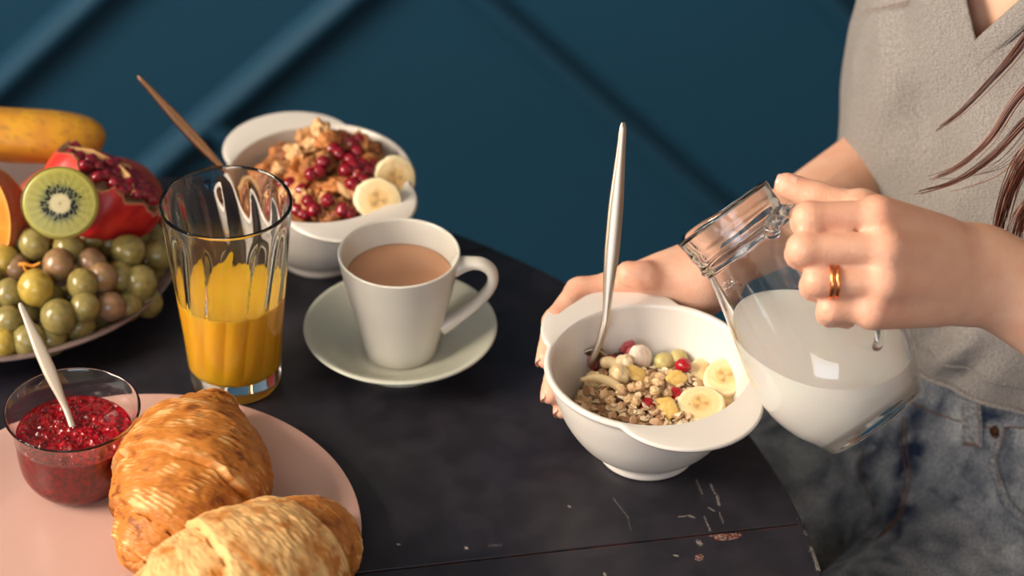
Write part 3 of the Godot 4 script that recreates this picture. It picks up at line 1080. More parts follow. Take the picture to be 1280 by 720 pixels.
# ---------------------------------------------------------------- small things to eat
func lump(sd: int, size: Vector3, rough: float, freq: float, c0: Color, c1: Color, nu := 18, nv := 26) -> ArrayMesh:
	var n := noise(freq, sd, 3)
	return ball(nu, nv, func(d: Vector3) -> Vector3: return d * size * (1.0 + rough * n.get_noise_3dv(d)), func(d: Vector3) -> Color:
		return c0.lerp(c1, clampf(0.5 + 1.1 * n.get_noise_3dv(d * 1.7 + Vector3(4, 2, 1)), 0.0, 1.0)))


# A slice of banana: pale flesh, three darker seed spots round the middle, a slightly uneven edge.
func banana_slice(sd: int, r: float, thick: float) -> ArrayMesh:
	var n := noise(1.4, sd, 3)
	var at := func(a: float, b: float) -> Vector3:
		var prof := [Vector2(0, -1), Vector2(0.5, -1.0), Vector2(0.93, -0.95), Vector2(1.0, -0.75), Vector2(1.02, 0.0), Vector2(1.0, 0.72), Vector2(0.94, 0.95)]
		var i := roundi(a * 30.0)
		var q: Vector2 = prof[i] if i < 7 else Vector2(0.94 * (1.0 - (i - 6) / 24.0), 0.95 + 0.10 * sin((i - 6) / 24.0 * PI))
		var ang := b * TAU
		var w := r * q.x * (1.0 + 0.05 * n.get_noise_2d(cos(ang) * 2.0, sin(ang) * 2.0))
		return Vector3(w * cos(ang) * 1.06, q.y * thick * 0.5 + 0.0004 * n.get_noise_2d(w * 900.0, ang), w * sin(ang) * 0.96)
	return sheet(31, 60, true, at, func(a: float, b: float) -> Color:
		var p: Vector3 = at.call(a, b)
		if roundi(a * 30.0) < 6:
			return Color(0.80, 0.64, 0.40)
		var e := Vector2(p.x, p.z).length() / r
		var spots := 0.5 + 0.5 * cos(b * TAU * 3.0)
		var core := exp(-pow((e - 0.24) / 0.14, 2.0)) * pow(spots, 2.0) + 0.35 * exp(-pow(e / 0.12, 2.0))
		var c := Color(0.80, 0.60, 0.32).lerp(Color(0.74, 0.48, 0.20), smoothstep(0.62, 0.30, e)).lerp(Color(0.34, 0.19, 0.07), clampf(core * (0.75 + 0.8 * n.get_noise_2d(p.x * 900.0, p.z * 900.0)), 0.0, 0.8))
		return c.lerp(Color(0.85, 0.71, 0.46), smoothstep(0.78, 0.97, e)))


func place(o: Node3D, at: Vector3, up := Vector3.UP, turn := 0.0) -> void:
	var f := frame(up, Vector3(cos(turn), 0.02, sin(turn)), at)
	o.transform = f


func build_breakfast() -> void:
	build_croissants()
	var r := RandomNumberGenerator.new()
	r.seed = 23
	var dull := tinted(0.6, 0.4)
	var moist := tinted(0.35, 0.5)
	moist.subsurf_scatter_enabled = true
	moist.subsurf_scatter_strength = 0.12
	M.moist = moist
	M.dull = dull
	var wet := tinted(0.12, 0.55)
	M.wet = wet

	# ---- muesli in the front bowl
	var mid := Vector3(0.0854, 0.7500, -1.4099)
	var bed := noise(130.0, 2, 3)
	var surface := func(x: float, z: float) -> float:
		var e := Vector2(x, z).length() / 0.052
		return 0.0330 + 0.0045 * (1.0 - e * e) + 0.004 * bed.get_noise_2d(x, z)
	var rel := func(p: Vector3, lift: float) -> Vector3:
		var q := p - mid
		return mid + Vector3(q.x, surface.call(q.x, q.z) + lift, q.z)
	var base := sheet(40, 90, true, func(a: float, b: float) -> Vector3:
		var e := a * 0.0475
		var x := e * cos(b * TAU)
		var z := e * sin(b * TAU)
		return mid + Vector3(x, surface.call(x, z) - 0.0015, z), func(a: float, b: float) -> Color:
		return Color(0.20, 0.11, 0.06).lerp(Color(0.55, 0.38, 0.22), clampf(0.5 + 1.6 * bed.get_noise_2d(a * 0.3, b * 0.5), 0.0, 1.0)))
	solo("muesli", base, dull, "crumbly oat muesli filling the bowl under the jug", "muesli", "", "stuff")
	# oat flakes: past counting
	var flakes := []
	var kinds := []
	for k in 6:
		var n := noise(1.5, 40 + k, 2)
		kinds.append(ball(7, 12, func(d: Vector3) -> Vector3:
			var v := d * Vector3(0.0036 + 0.0005 * (k % 3), 0.00065, 0.0027)
			return v + Vector3(0, 0.0009 * n.get_noise_2d(d.x, d.z) - 60.0 * v.x * v.x * (1.0 if k % 2 else -0.4), 0)))
	var tones := [Color(0.74, 0.55, 0.35), Color(0.82, 0.66, 0.46), Color(0.58, 0.38, 0.22), Color(0.36, 0.20, 0.11), Color(0.70, 0.45, 0.28), Color(0.86, 0.73, 0.53)]
	for tone in 6:
		var list := []
		for k in 120:
			var e := sqrt(r.randf()) * 0.0435
			var a := r.randf() * TAU
			var x := e * cos(a)
			var z := e * sin(a)
			var up := Vector3(r.randfn(0, 0.55), 1.0, r.randfn(0, 0.55))
			list.append([kinds[r.randi() % 6], frame(up, Vector3(cos(a * 7.0), 0, sin(a * 7.0)), mid + Vector3(x, surface.call(x, z) + r.randf_range(0.0, 0.004), z))])
		solo("oat_flakes", joined(list), mat(tones[tone].linear_to_srgb(), 0.65, 0.35), ["toasted tan", "pale cream", "brown", "dark brown bran", "reddish tan", "whitest"][tone] + " oat flakes scattered through the muesli", "oats", "oats in the muesli", "stuff")
	# what can be counted in it: [name, mesh, material, place, lift, up, turn, label, category, group]
	var sl := banana_slice(5, 0.0138, 0.0075)
	var sl2 := banana_slice(9, 0.0140, 0.0070)
	var items := [
		["banana_slice", sl, Vector3(0.1262, 0.7880, -1.4418), 0.0050, Vector3(-0.1, 1.0, 0.2), 0.4, "banana slice lying underneath at the back right of the muesli", "banana slice"],
		["banana_slice", sl, Vector3(0.1334, 0.7900, -1.4278), 0.0105, Vector3(-0.12, 1.0, 0.30), 1.9, "banana slice on top of the others beside the milk jug", "banana slice"],
		["banana_slice", sl2, Vector3(0.1173, 0.7900, -1.4039), 0.0065, Vector3(-0.10, 1.0, 0.28), 0.2, "frontmost banana slice in the muesli bowl", "banana slice"],
		["banana_slice", sl2, Vector3(0.1332, 0.7880, -1.4044), 0.0020, Vector3(0.15, 1.0, 0.1), 2.4, "banana slice half hidden at the right rim of the muesli", "banana slice"],
	]
	for q in items:
		var o := solo(q[0], q[1], moist, q[6], q[7], "banana slices in the muesli")
		place(o, rel.call(q[2], q[3]), q[4], q[5])
	var berry := lump(3, Vector3(0.0052, 0.0046, 0.0050), 0.18, 1.6, Color(0.20, 0.004, 0.008), Color(0.50, 0.012, 0.022))
	var raisin := lump(6, Vector3(0.0058, 0.0036, 0.0042), 0.35, 2.2, Color(0.035, 0.010, 0.010), Color(0.11, 0.022, 0.020))
	var grape_half := lump(7, Vector3(0.0070, 0.0055, 0.0064), 0.05, 0.8, Color(0.46, 0.38, 0.13), Color(0.60, 0.49, 0.22))
	var cashew := sweep(smooth([Vector3(-0.0065, 0, 0.0025), Vector3(-0.0035, 0.0006, -0.001), Vector3(0.0, 0.0009, -0.0022), Vector3(0.004, 0.0006, -0.0008), Vector3(0.0068, 0, 0.003)], 5), [0.0016, 0.0030, 0.0036, 0.0039, 0.0040, 0.0041, 0.0042, 0.0042, 0.0042, 0.0042, 0.0042, 0.0041, 0.0040, 0.0039, 0.0038, 0.0038, 0.0037, 0.0035, 0.0032, 0.0026, 0.0014].map(func(w: float) -> Vector2: return Vector2(w, w * 0.9)), Vector3.UP, 14)
	var chunk := lump(12, Vector3(0.0068, 0.0058, 0.0060), 0.30, 0.9, Color(0.70, 0.50, 0.25), Color(0.82, 0.66, 0.40))
	var nut := lump(15, Vector3(0.0060, 0.0050, 0.0056), 0.22, 1.2, Color(0.76, 0.56, 0.34), Color(0.88, 0.74, 0.52))
	var coconut := lump(18, Vector3(0.0085, 0.0040, 0.0070), 0.20, 1.0, Color(0.86, 0.76, 0.64), Color(0.74, 0.55, 0.42))
	var petal := lump(21, Vector3(0.0060, 0.0018, 0.0044), 0.35, 1.2, Color(0.50, 0.05, 0.07), Color(0.66, 0.16, 0.17))
	var puff := lump(24, Vector3(0.0038, 0.0028, 0.0030), 0.35, 1.8, Color(0.50, 0.28, 0.12), Color(0.82, 0.62, 0.38))
	var corn := lump(27, Vector3(0.0068, 0.0016, 0.0058), 0.35, 1.0, Color(0.74, 0.44, 0.10), Color(0.82, 0.58, 0.22))
	var chip := sweep(smooth([Vector3(-0.016, 0, 0.004), Vector3(-0.006, 0.001, -0.001), Vector3(0.006, 0.001, -0.001), Vector3(0.016, 0, 0.005)], 6), range(19).map(func(k: int) -> Vector2: return Vector2(0.0034, 0.0026) * (0.35 + 0.65 * sin(PI * clampf(k / 18.0, 0.06, 0.94)))), Vector3.UP, 12)
	var tan := mat(Color(0.90, 0.80, 0.62), 0.5, 0.4)
	var more := [
		["cranberry", berry, wet, Vector3(0.1079, 0.7920, -1.4420), 0.0065, 0.3, "glossy red cranberry between the grapes and the banana slices", "berry"],
		["cranberry", berry, wet, Vector3(0.1025, 0.7900, -1.4174), 0.0030, 1.3, "red cranberry half sunk in the oats at the bowl's middle", "berry"],
		["cranberry", berry, wet, Vector3(0.0844, 0.7880, -1.4059), 0.0028, 2.2, "red cranberry among oats beside the front cornflakes", "berry"],
		["cranberry", berry, wet, Vector3(0.0630, 0.7920, -1.4511), 0.0040, 0.9, "red cranberry at the back beside the cashew nut", "berry"],
		["raisin", raisin, wet, Vector3(0.0686, 0.7920, -1.4546), 0.0070, 0.5, "dark raisin at the back of the muesli near the spoon", "raisin"],
		["raisin", raisin, wet, Vector3(0.0667, 0.7880, -1.4104), 0.0030, 0.1, "dark raisin under the puffed wheat at the front", "raisin"],
		["raisin", raisin, wet, Vector3(0.1037, 0.7860, -1.4040), 0.0020, 1.1, "dark raisin tucked left of the frontmost banana slice", "raisin"],
		["grape_half", grape_half, moist, Vector3(0.0967, 0.7920, -1.4501), 0.0060, 0.2, "larger green grape half at the back of the muesli", "grape"],
		["grape_half", grape_half, moist, Vector3(0.1054, 0.7920, -1.4528), 0.0045, 1.4, "green grape half behind the glossy cranberry", "grape"],
		["cashew", cashew, tan, Vector3(0.0628, 0.7920, -1.4411), 0.0075, 0.5, "pale curved cashew nut near the spoon", "nut"],
		["hazelnut", nut, moist, Vector3(0.0708, 0.7920, -1.4421), 0.0070, 0.4, "round pale nut between cashew and coconut piece", "nut"],
		["apple_piece", chunk, moist, Vector3(0.0675, 0.7920, -1.4305), 0.0070, 0.9, "yellowish apple chunk in front of the cashew nut", "fruit piece"],
		["apple_piece", chunk, moist, Vector3(0.0516, 0.7900, -1.4278), 0.0060, 2.0, "yellowish apple wedge in the bowl of the spoon", "fruit piece"],
		["coconut_piece", coconut, moist, Vector3(0.0811, 0.7920, -1.4498), 0.0090, 1.0, "thick white coconut piece standing at the back", "coconut"],
		["dried_petal", petal, moist, Vector3(0.0782, 0.7920, -1.4548), 0.0085, 0.6, "dark pink dried petal behind the coconut piece", "petal"],
		["dried_petal", petal, moist, Vector3(0.0738, 0.7920, -1.4606), 0.0080, 1.9, "bright pink dried petal against the bowl wall", "petal"],
		["dried_petal", petal, moist, Vector3(0.0519, 0.7900, -1.4494), 0.0050, 1.2, "small pink dried petal beside the spoon neck", "petal"],
		["banana_chip", chip, tan, Vector3(0.0589, 0.7900, -1.4214), 0.0070, 0.15, "long pale curved banana chip along the left rim", "banana chip"],
		["corn_flake", corn, moist, Vector3(0.0952, 0.7880, -1.4053), 0.0050, 0.4, "upper of two yellow cornflakes at the front", "cornflake"],
		["corn_flake", corn, moist, Vector3(0.0975, 0.7860, -1.3983), 0.0045, 1.7, "lower of two yellow cornflakes by the front rim", "cornflake"],
		["corn_flake", corn, moist, Vector3(0.1035, 0.7900, -1.4289), 0.0050, 2.6, "yellow cornflake in the middle of the oats", "cornflake"],
		["corn_flake", corn, moist, Vector3(0.0781, 0.7920, -1.4331), 0.0055, 0.7, "small orange-yellow cornflake right of the apple chunk", "cornflake"],
	]
	for q in more:
		var o := solo(q[0], q[1], q[2], q[6], q[7], "fruit and nuts in the muesli")
		var up := Vector3(r.randfn(0, 0.25), 1.0, 0.25 + r.randfn(0, 0.2))
		if q[0] in ["coconut_piece", "dried_petal"]:
			up = Vector3(0.35, 0.45, 0.85)
		place(o, rel.call(q[3], q[4]), up, q[5])
	for k in 15:
		var spot: Vector3 = [Vector3(0.0578, 0.7880, -1.4118), Vector3(0.0623, 0.7890, -1.4147), Vector3(0.0688, 0.7900, -1.4175), Vector3(0.0758, 0.7900, -1.4185), Vector3(0.0612, 0.7870, -1.4091), Vector3(0.0736, 0.7870, -1.4078), Vector3(0.0802, 0.7900, -1.4170), Vector3(0.0864, 0.7910, -1.4272), Vector3(0.0890, 0.7900, -1.4131), Vector3(0.0936, 0.7920, -1.4326), Vector3(0.0847, 0.7920, -1.4366), Vector3(0.0775, 0.7870, -1.4046), Vector3(0.0998, 0.7910, -1.4374), Vector3(0.0913, 0.7900, -1.4221), Vector3(0.0970, 0.7890, -1.4145)][k]
		var o := solo("puffed_wheat", puff, dull, "puffed tan wheat grain lying on the muesli", "grain", "puffed wheat grains in the muesli")
		place(o, rel.call(spot, 0.0045 + 0.002 * r.randf()), Vector3(r.randfn(0, 0.4), 1, r.randfn(0, 0.4)), r.randf() * 6.0)

	# ---- granola heaped in the other bowl
	var c := Vector3(-0.1309, 0.7500, -1.6212)
	var heap := func(x: float, z: float) -> float:
		var e := Vector2(x - 0.003, z + 0.005).length() / 0.056
		return 0.044 + 0.032 * maxf(0.0, 1.0 - e * e)
	solo("granola", sheet(24, 60, true, func(a: float, b: float) -> Vector3:
		var x := a * 0.0455 * cos(b * TAU)
		var z := a * 0.0455 * sin(b * TAU)
		return c + Vector3(x, heap.call(x, z) - 0.005, z), func(a: float, b: float) -> Color: return Color(0.40, 0.19, 0.075)), dull, "brown granola crumbs under the clusters in the back bowl", "granola", "", "stuff")
	var clusters := []
	var dark := [Color(0.30, 0.12, 0.040), Color(0.22, 0.070, 0.022), Color(0.42, 0.19, 0.070), Color(0.14, 0.045, 0.018), Color(0.40, 0.13, 0.038)]
	var light := [Color(0.60, 0.33, 0.13), Color(0.42, 0.18, 0.060), Color(0.74, 0.48, 0.24), Color(0.30, 0.11, 0.040), Color(0.58, 0.24, 0.075)]
	for k in 5:
		clusters.append(lump(50 + k, Vector3(0.0078 + 0.001 * (k % 3), 0.0056, 0.0062), 0.55, 1.15, dark[k], light[k], 20, 28))
	var aril := lump(60, Vector3(0.0053, 0.0045, 0.0048), 0.12, 1.5, Color(0.10, 0.002, 0.008), Color(0.30, 0.007, 0.020))
	var proto := solo("granola_cluster", clusters[0], dull, "knobbly golden brown granola cluster in the back bowl", "granola", "granola clusters in the back bowl")
	for k in 78:
		var o: MeshInstance3D = proto if k == 0 else proto.duplicate()
		if k:
			o.name = numbered("granola_cluster")
			o.mesh = clusters[k % 5]
			add_child(o, true)
		var e := sqrt((k + 0.5) / 78.0) * 0.0475
		var a := k * 2.39996
		var x := e * cos(a)
		var z := e * sin(a)
		place(o, c + Vector3(x, heap.call(x, z) + r.randf_range(-0.006, 0.007), z), Vector3(r.randfn(0, 0.9), 1, r.randfn(0, 0.5)), r.randf() * 6.0)
	for k in 5:   # a few stand on top of the heap
		var o: MeshInstance3D = proto.duplicate()
		o.name = numbered("granola_cluster")
		o.mesh = clusters[(k * 2) % 5]
		add_child(o, true)
		place(o, [Vector3(-0.1395, 0.8320, -1.6413), Vector3(-0.1297, 0.8360, -1.6422), Vector3(-0.1248, 0.8360, -1.6313), Vector3(-0.1013, 0.8260, -1.6415), Vector3(-0.0954, 0.8220, -1.6418)][k], Vector3(0.3, 1, 0.2), k * 1.3)
	var first: MeshInstance3D
	for k in 30:
		var spot: Vector3 = [Vector3(-0.1213, 0.8330, -1.6262), Vector3(-0.1167, 0.8330, -1.6203), Vector3(-0.1091, 0.8300, -1.6371), Vector3(-0.1053, 0.8300, -1.6272), Vector3(-0.1096, 0.8300, -1.6172), Vector3(-0.1017, 0.8270, -1.6171), Vector3(-0.0982, 0.8250, -1.6115), Vector3(-0.1037, 0.8270, -1.6044), Vector3(-0.0966, 0.8240, -1.6218), Vector3(-0.1294, 0.8320, -1.6001), Vector3(-0.1340, 0.8310, -1.5976), Vector3(-0.1111, 0.8300, -1.6045), Vector3(-0.1428, 0.8120, -1.5839), Vector3(-0.1384, 0.8100, -1.5812), Vector3(-0.1127, 0.8160, -1.5786), Vector3(-0.1080, 0.8130, -1.5793), Vector3(-0.1469, 0.8140, -1.5903), Vector3(-0.1317, 0.8160, -1.5782), Vector3(-0.0993, 0.8240, -1.6013), Vector3(-0.1069, 0.8260, -1.5942), Vector3(-0.1222, 0.8220, -1.5808), Vector3(-0.1266, 0.8340, -1.6078), Vector3(-0.1146, 0.8310, -1.6394), Vector3(-0.0932, 0.8210, -1.6177), Vector3(-0.1401, 0.8200, -1.5949), Vector3(-0.1494, 0.8180, -1.6054), Vector3(-0.1051, 0.8290, -1.6427), Vector3(-0.1066, 0.8300, -1.6095), Vector3(-0.1357, 0.8180, -1.5846), Vector3(-0.1171, 0.8100, -1.5798)][k]
		var o: MeshInstance3D
		if k == 0:
			o = solo("pomegranate_seed", aril, wet, "glossy dark red pomegranate seed scattered on the granola", "seed", "pomegranate seeds on the granola")
			first = o
		else:
			o = first.duplicate()
			o.name = numbered("pomegranate_seed")
			add_child(o, true)
		place(o, spot, Vector3(r.randfn(0, 0.5), 1, r.randfn(0, 0.5)), r.randf() * 6.0)
	var big := banana_slice(14, 0.0150, 0.0080)
	var o1 := solo("banana_slice", big, moist, "front banana slice leaning on the granola heap", "banana slice", "banana slices on the granola")
	place(o1, Vector3(-0.0898, 0.8180, -1.5875), Vector3(0.20, 0.62, 0.85), 0.3)
	var o2 := solo("banana_slice", big, moist, "banana slice behind the other at the granola bowl's right rim", "banana slice", "banana slices on the granola")
	place(o2, Vector3(-0.0802, 0.8180, -1.6128), Vector3(0.40, 0.62, 0.75), 1.5)


# ---------------------------------------------------------------- fruit plate
func build_fruit() -> void:
	var r := RandomNumberGenerator.new()
	r.seed = 77
	# grapes
	var skin := tinted(0.24, 0.5)
	skin.subsurf_scatter_enabled = true
	skin.subsurf_scatter_strength = 0.15
	var kinds := []
	for k in 6:
		var lo := [Color(0.185, 0.150, 0.045), Color(0.31, 0.22, 0.038), Color(0.175, 0.145, 0.046), Color(0.195, 0.120, 0.062), Color(0.21, 0.170, 0.052), Color(0.215, 0.140, 0.055)]
		var hi := [Color(0.28, 0.220, 0.070), Color(0.45, 0.32, 0.060), Color(0.27, 0.215, 0.072), Color(0.29, 0.165, 0.095), Color(0.32, 0.255, 0.085), Color(0.31, 0.170, 0.095)]
		kinds.append(lump(80 + k, Vector3(0.0105, 0.0112, 0.0105), 0.04, 1.1, lo[k], hi[k], 22, 32))
	var spots := [
		[Vector3(-0.3321, 0.8020, -1.5350), 1, 1.10], [Vector3(-0.3117, 0.8100, -1.5431), 4, 1.0], [Vector3(-0.3242, 0.8080, -1.5522), 2, 0.95], [Vector3(-0.2891, 0.8080, -1.5410), 0, 1.0], [Vector3(-0.2940, 0.8060, -1.5255), 5, 1.0], [Vector3(-0.2735, 0.8020, -1.5335), 3, 0.92], [Vector3(-0.2772, 0.8000, -1.5120), 0, 0.98],
		[Vector3(-0.2658, 0.7980, -1.5231), 5, 0.95], [Vector3(-0.3059, 0.8020, -1.5050), 1, 1.12], [Vector3(-0.2522, 0.8000, -1.5505), 0, 1.10], [Vector3(-0.2358, 0.7860, -1.5654), 2, 1.0], [Vector3(-0.2434, 0.7860, -1.5341), 2, 1.12], [Vector3(-0.2911, 0.7880, -1.4931), 2, 1.10], [Vector3(-0.2750, 0.7900, -1.5012), 2, 0.95],
		[Vector3(-0.2601, 0.7840, -1.5107), 3, 0.95], [Vector3(-0.3092, 0.7760, -1.4830), 2, 1.12], [Vector3(-0.3233, 0.7860, -1.4908), 2, 0.95], [Vector3(-0.3242, 0.7940, -1.5087), 2, 0.98], [Vector3(-0.3266, 0.7760, -1.4793), 1, 1.0], [Vector3(-0.2967, 0.7720, -1.4904), 2, 1.0], [Vector3(-0.2517, 0.7940, -1.5797), 2, 0.95], [Vector3(-0.2564, 0.7900, -1.5355), 2, 1.0],
		[Vector3(-0.3231, 0.7980, -1.5318), 3, 0.95], [Vector3(-0.2784, 0.8020, -1.5600), 2, 1.0], [Vector3(-0.3057, 0.8000, -1.5577), 5, 0.95], [Vector3(-0.2673, 0.7960, -1.5643), 2, 1.0], [Vector3(-0.2506, 0.7760, -1.5228), 2, 0.95], [Vector3(-0.2794, 0.7740, -1.5020), 2, 1.0], [Vector3(-0.2393, 0.7700, -1.5349), 2, 0.95], [Vector3(-0.2996, 0.7880, -1.5141), 2, 0.95],
		[Vector3(-0.3416, 0.7980, -1.5233), 4, 1.05], [Vector3(-0.3403, 0.7900, -1.5034), 1, 1.0], [Vector3(-0.3361, 0.7800, -1.4866), 2, 1.0], [Vector3(-0.3505, 0.8050, -1.5449), 0, 1.0], [Vector3(-0.3510, 0.7800, -1.4994), 2, 1.0], [Vector3(-0.2625, 0.7800, -1.5368), 2, 1.0], [Vector3(-0.2725, 0.7700, -1.5191), 2, 1.0], [Vector3(-0.2408, 0.7740, -1.5658), 2, 1.0],
		[Vector3(-0.3161, 0.7780, -1.5072), 2, 1.0], [Vector3(-0.2879, 0.7760, -1.5283), 2, 1.0], [Vector3(-0.3079, 0.7880, -1.5473), 2, 1.0], [Vector3(-0.2848, 0.7860, -1.5506), 2, 1.0], [Vector3(-0.3313, 0.7840, -1.5433), 2, 1.0], [Vector3(-0.2610, 0.7800, -1.5689), 2, 1.0], [Vector3(-0.2432, 0.7760, -1.5985), 2, 1.0], [Vector3(-0.3553, 0.7900, -1.5164), 0, 1.0],
	]
	var own := {
		0: "yellow grape cut off by the left edge of the picture", 1: "pale yellow-green grape just above the dry stalk", 2: "dim grape directly behind the pale one above the stalk",
		3: "green grape under the right end of the kiwi half", 4: "pinkish grape right of the dry stalk", 5: "brownish grape between the upper row and the twin grapes", 6: "clear green grape in the middle of the bunch",
		7: "pinkish grape overlapping the green one in the middle", 8: "largest bright yellow grape just below the dry stalk", 9: "large green grape with a highlight below the pomegranate",
		10: "dark grape beside the rim of the tumbler", 11: "large dark green grape near the plate rim by the tumbler", 12: "dark green grape below the pinkish one in the front rows",
		13: "small dark grape under the clear green one", 14: "purple-brown grape near the plate rim", 15: "large dark grape behind the tip of the jam spoon", 18: "yellowish grape at the left edge above the jam bowl",
		16: "dark grape left of the jam spoon tip", 17: "dim grape at the left edge below the yellow one",
	}
	var proto: MeshInstance3D
	for k in spots.size():
		var o: MeshInstance3D
		if k == 0:
			o = solo("grape", kinds[1], skin, own[0], "grape", "grapes on the fruit plate")
			proto = o
		else:
			o = proto.duplicate()
			o.name = numbered("grape")
			o.mesh = kinds[spots[k][1]]
			add_child(o, true)
		o.set_meta("label", own.get(k, "dull green grape deep in the shaded bunch on the fruit plate"))
		place(o, spots[k][0], Vector3(r.randfn(0, 0.6), 1, r.randfn(0, 0.6)), r.randf() * 6.0)
		o.scale = Vector3.ONE * spots[k][2]
	var wood := mat(Color(0.80, 0.52, 0.18), 0.6, 0.4)
	var stalk := thing("grape_stalk", "short dry yellow-brown stalk between the grapes", "stalk", Vector3(-0.3115, 0.8080, -1.5223))
	part("stem", tube(smooth([Vector3(-0.007, 0.001, 0.001), Vector3(-0.003, 0.002, 0.002), Vector3(0.002, 0.0005, 0.002), Vector3(0.007, 0.0025, 0.001)], 4), 0.0013, 0.0010), wood, stalk)
	part("stem", tube(smooth([Vector3(-0.004, 0.002, 0.002), Vector3(-0.002, -0.003, 0.003), Vector3(0.004, -0.002, 0.003)], 4), 0.0011, 0.0009), wood, stalk)
	part("stem", tube(smooth([Vector3(0.002, 0.0005, 0.002), Vector3(0.004, -0.004, 0.0), Vector3(0.004, -0.010, -0.004)], 4), 0.0011, 0.0009), wood, stalk)

	# kiwi half
	var kiwi := thing("kiwi", "cut kiwi half with its green face towards the table", "kiwi", Vector3(-0.2896, 0.8520, -1.5286))
	kiwi.basis = frame(Vector3(0.10, 0.50, 0.86), Vector3(1, 0, -0.1), Vector3.ZERO).basis
	var fuzz := noise(8.0, 2, 3)
	part("skin", sheet(20, 64, true, func(a: float, b: float) -> Vector3:
		var e := a * PI / 2.0
		var w := 0.0238 * cos(e)
		return Vector3(w * cos(b * TAU) * 1.04, -0.030 * sin(e) - 0.0003, w * sin(b * TAU) * 0.98), func(a: float, b: float) -> Color:
		return Color(0.19, 0.10, 0.045).lerp(Color(0.30, 0.17, 0.08), clampf(0.5 + fuzz.get_noise_2d(a, b * 3.0), 0, 1))), tinted(0.8, 0.3), kiwi)
	var n2 := noise(3.0, 9, 3)
	part("flesh", sheet(44, 128, true, func(a: float, b: float) -> Vector3:
		var w := 0.0240 * a
		return Vector3(w * cos(b * TAU) * 1.04, 0.0016 * (1.0 - a * a) - 0.0016 * smoothstep(0.9, 1.0, a) + 0.0002 * n2.get_noise_2d(a * 6.0, b * 20.0), w * sin(b * TAU) * 0.98), func(a: float, b: float) -> Color:
		var ray := 0.5 + 0.5 * cos(b * TAU * 22.0 + 2.0 * n2.get_noise_2d(b * 9.0, 1.0))
		var c := Color(0.52, 0.44, 0.24)
		c = c.lerp(Color(0.10, 0.105, 0.016), smoothstep(0.20, 0.34, a))
		c = c.lerp(Color(0.25, 0.23, 0.030).lerp(Color(0.36, 0.32, 0.060), ray * 0.5), smoothstep(0.40, 0.70 - 0.12 * ray, a))
		c = c.lerp(Color(0.34, 0.31, 0.065), smoothstep(0.78, 0.9, a))
		return c.lerp(Color(0.30, 0.20, 0.07), smoothstep(0.965, 0.985, a))), M.moist, kiwi)
	var pips := []
	var pip := ball(6, 8, func(d: Vector3) -> Vector3: return d * Vector3(0.0014, 0.0006, 0.0007))
	for k in 74:
		var a := k * TAU / 37.0 + r.randfn(0, 0.05)
		var e := 0.0078 + 0.0030 * absf(r.randfn(0, 0.7)) - 0.0005
		pips.append([pip, Transform3D(Basis(Vector3.UP, -a), Vector3(e * cos(a) * 1.04, 0.0013, e * sin(a) * 0.98))])
	part("seeds", joined(pips), mat(Color(0.055, 0.045, 0.035), 0.35), kiwi).set_meta("kind", "stuff")

	# pomegranate, broken open
	var pom := thing("pomegranate", "red pomegranate broken open with dark red seeds, behind the kiwi", "pomegranate", Vector3(-0.2732, 0.8200, -1.5920))
	var face := Vector3(0.50, 0.78, -0.38).normalized()
	pom.basis = frame(face, Vector3(1, -0.3, 0.2), Vector3.ZERO).basis
	var n3 := noise(1.3, 5, 3)
	var R := 0.0405
	var cut := func(b: float) -> float:      # how far up the skin reaches, uneven where it was torn
		return 1.86 + 0.20 * n3.get_noise_2d(cos(b * TAU) * 1.5, sin(b * TAU) * 1.5) + 0.10 * cos(b * TAU + 3.3)
	part("rind", sheet(44, 96, true, func(a: float, b: float) -> Vector3:
		var out := a < 0.7
		var e: float = (a / 0.7) * cut.call(b) if out else cut.call(b) - (a - 0.7) / 0.3 * 0.8
		var w := R * (1.0 + 0.03 * n3.get_noise_2d(cos(b * TAU) * 2.0, sin(b * TAU) * 2.0) + 0.035 * cos(b * TAU * 5.0) * sin(e)) - (0.0 if out else 0.0038 + 0.02 * (a - 0.7))
		return Vector3(w * sin(e) * cos(b * TAU), -w * cos(e), w * sin(e) * sin(b * TAU)), func(a: float, b: float) -> Color:
		if a > 0.69:
			return Color(0.62, 0.42, 0.22).lerp(Color(0.60, 0.16, 0.10), clampf(0.3 + n3.get_noise_2d(a * 9.0, b * 9.0), 0, 1))
		var k := clampf(0.5 + 0.8 * n3.get_noise_3d(cos(b * TAU) * 2.0, a * 3.0, sin(b * TAU) * 2.0), 0.0, 1.0)
		return Color(0.33, 0.006, 0.014).lerp(Color(0.58, 0.035, 0.022), k)), tinted(0.34, 0.45), pom)
	part("pith", sheet(12, 48, true, func(a: float, b: float) -> Vector3:
		var w := R * 0.90 * a
		return Vector3(w * cos(b * TAU), 0.006 + 0.010 * (1.0 - a * a) - 0.004 * a, w * sin(b * TAU)), func(a: float, b: float) -> Color: return Color(0.62, 0.42, 0.25)), tinted(0.6), pom)
	var seed_mesh := lump(90, Vector3(0.0042, 0.0048, 0.0040), 0.14, 1.4, Color(0.10, 0.003, 0.010), Color(0.34, 0.012, 0.030), 10, 14)
	for k in 84:
		var e := sqrt((k + 0.5) / 84.0) * 0.0335
		var a := k * 2.39996
		if absf(sin(a * 1.5 + 0.4)) < 0.13 and e > 0.008:
			continue
		var o := part("seed", seed_mesh, M.wet, pom)
		o.position = Vector3(e * cos(a), 0.0165 - 4.5 * e * e + r.randf_range(-0.002, 0.0025), e * sin(a))
		o.rotation = Vector3(r.randf() * 3.0, r.randf() * 3.0, r.randf() * 3.0)
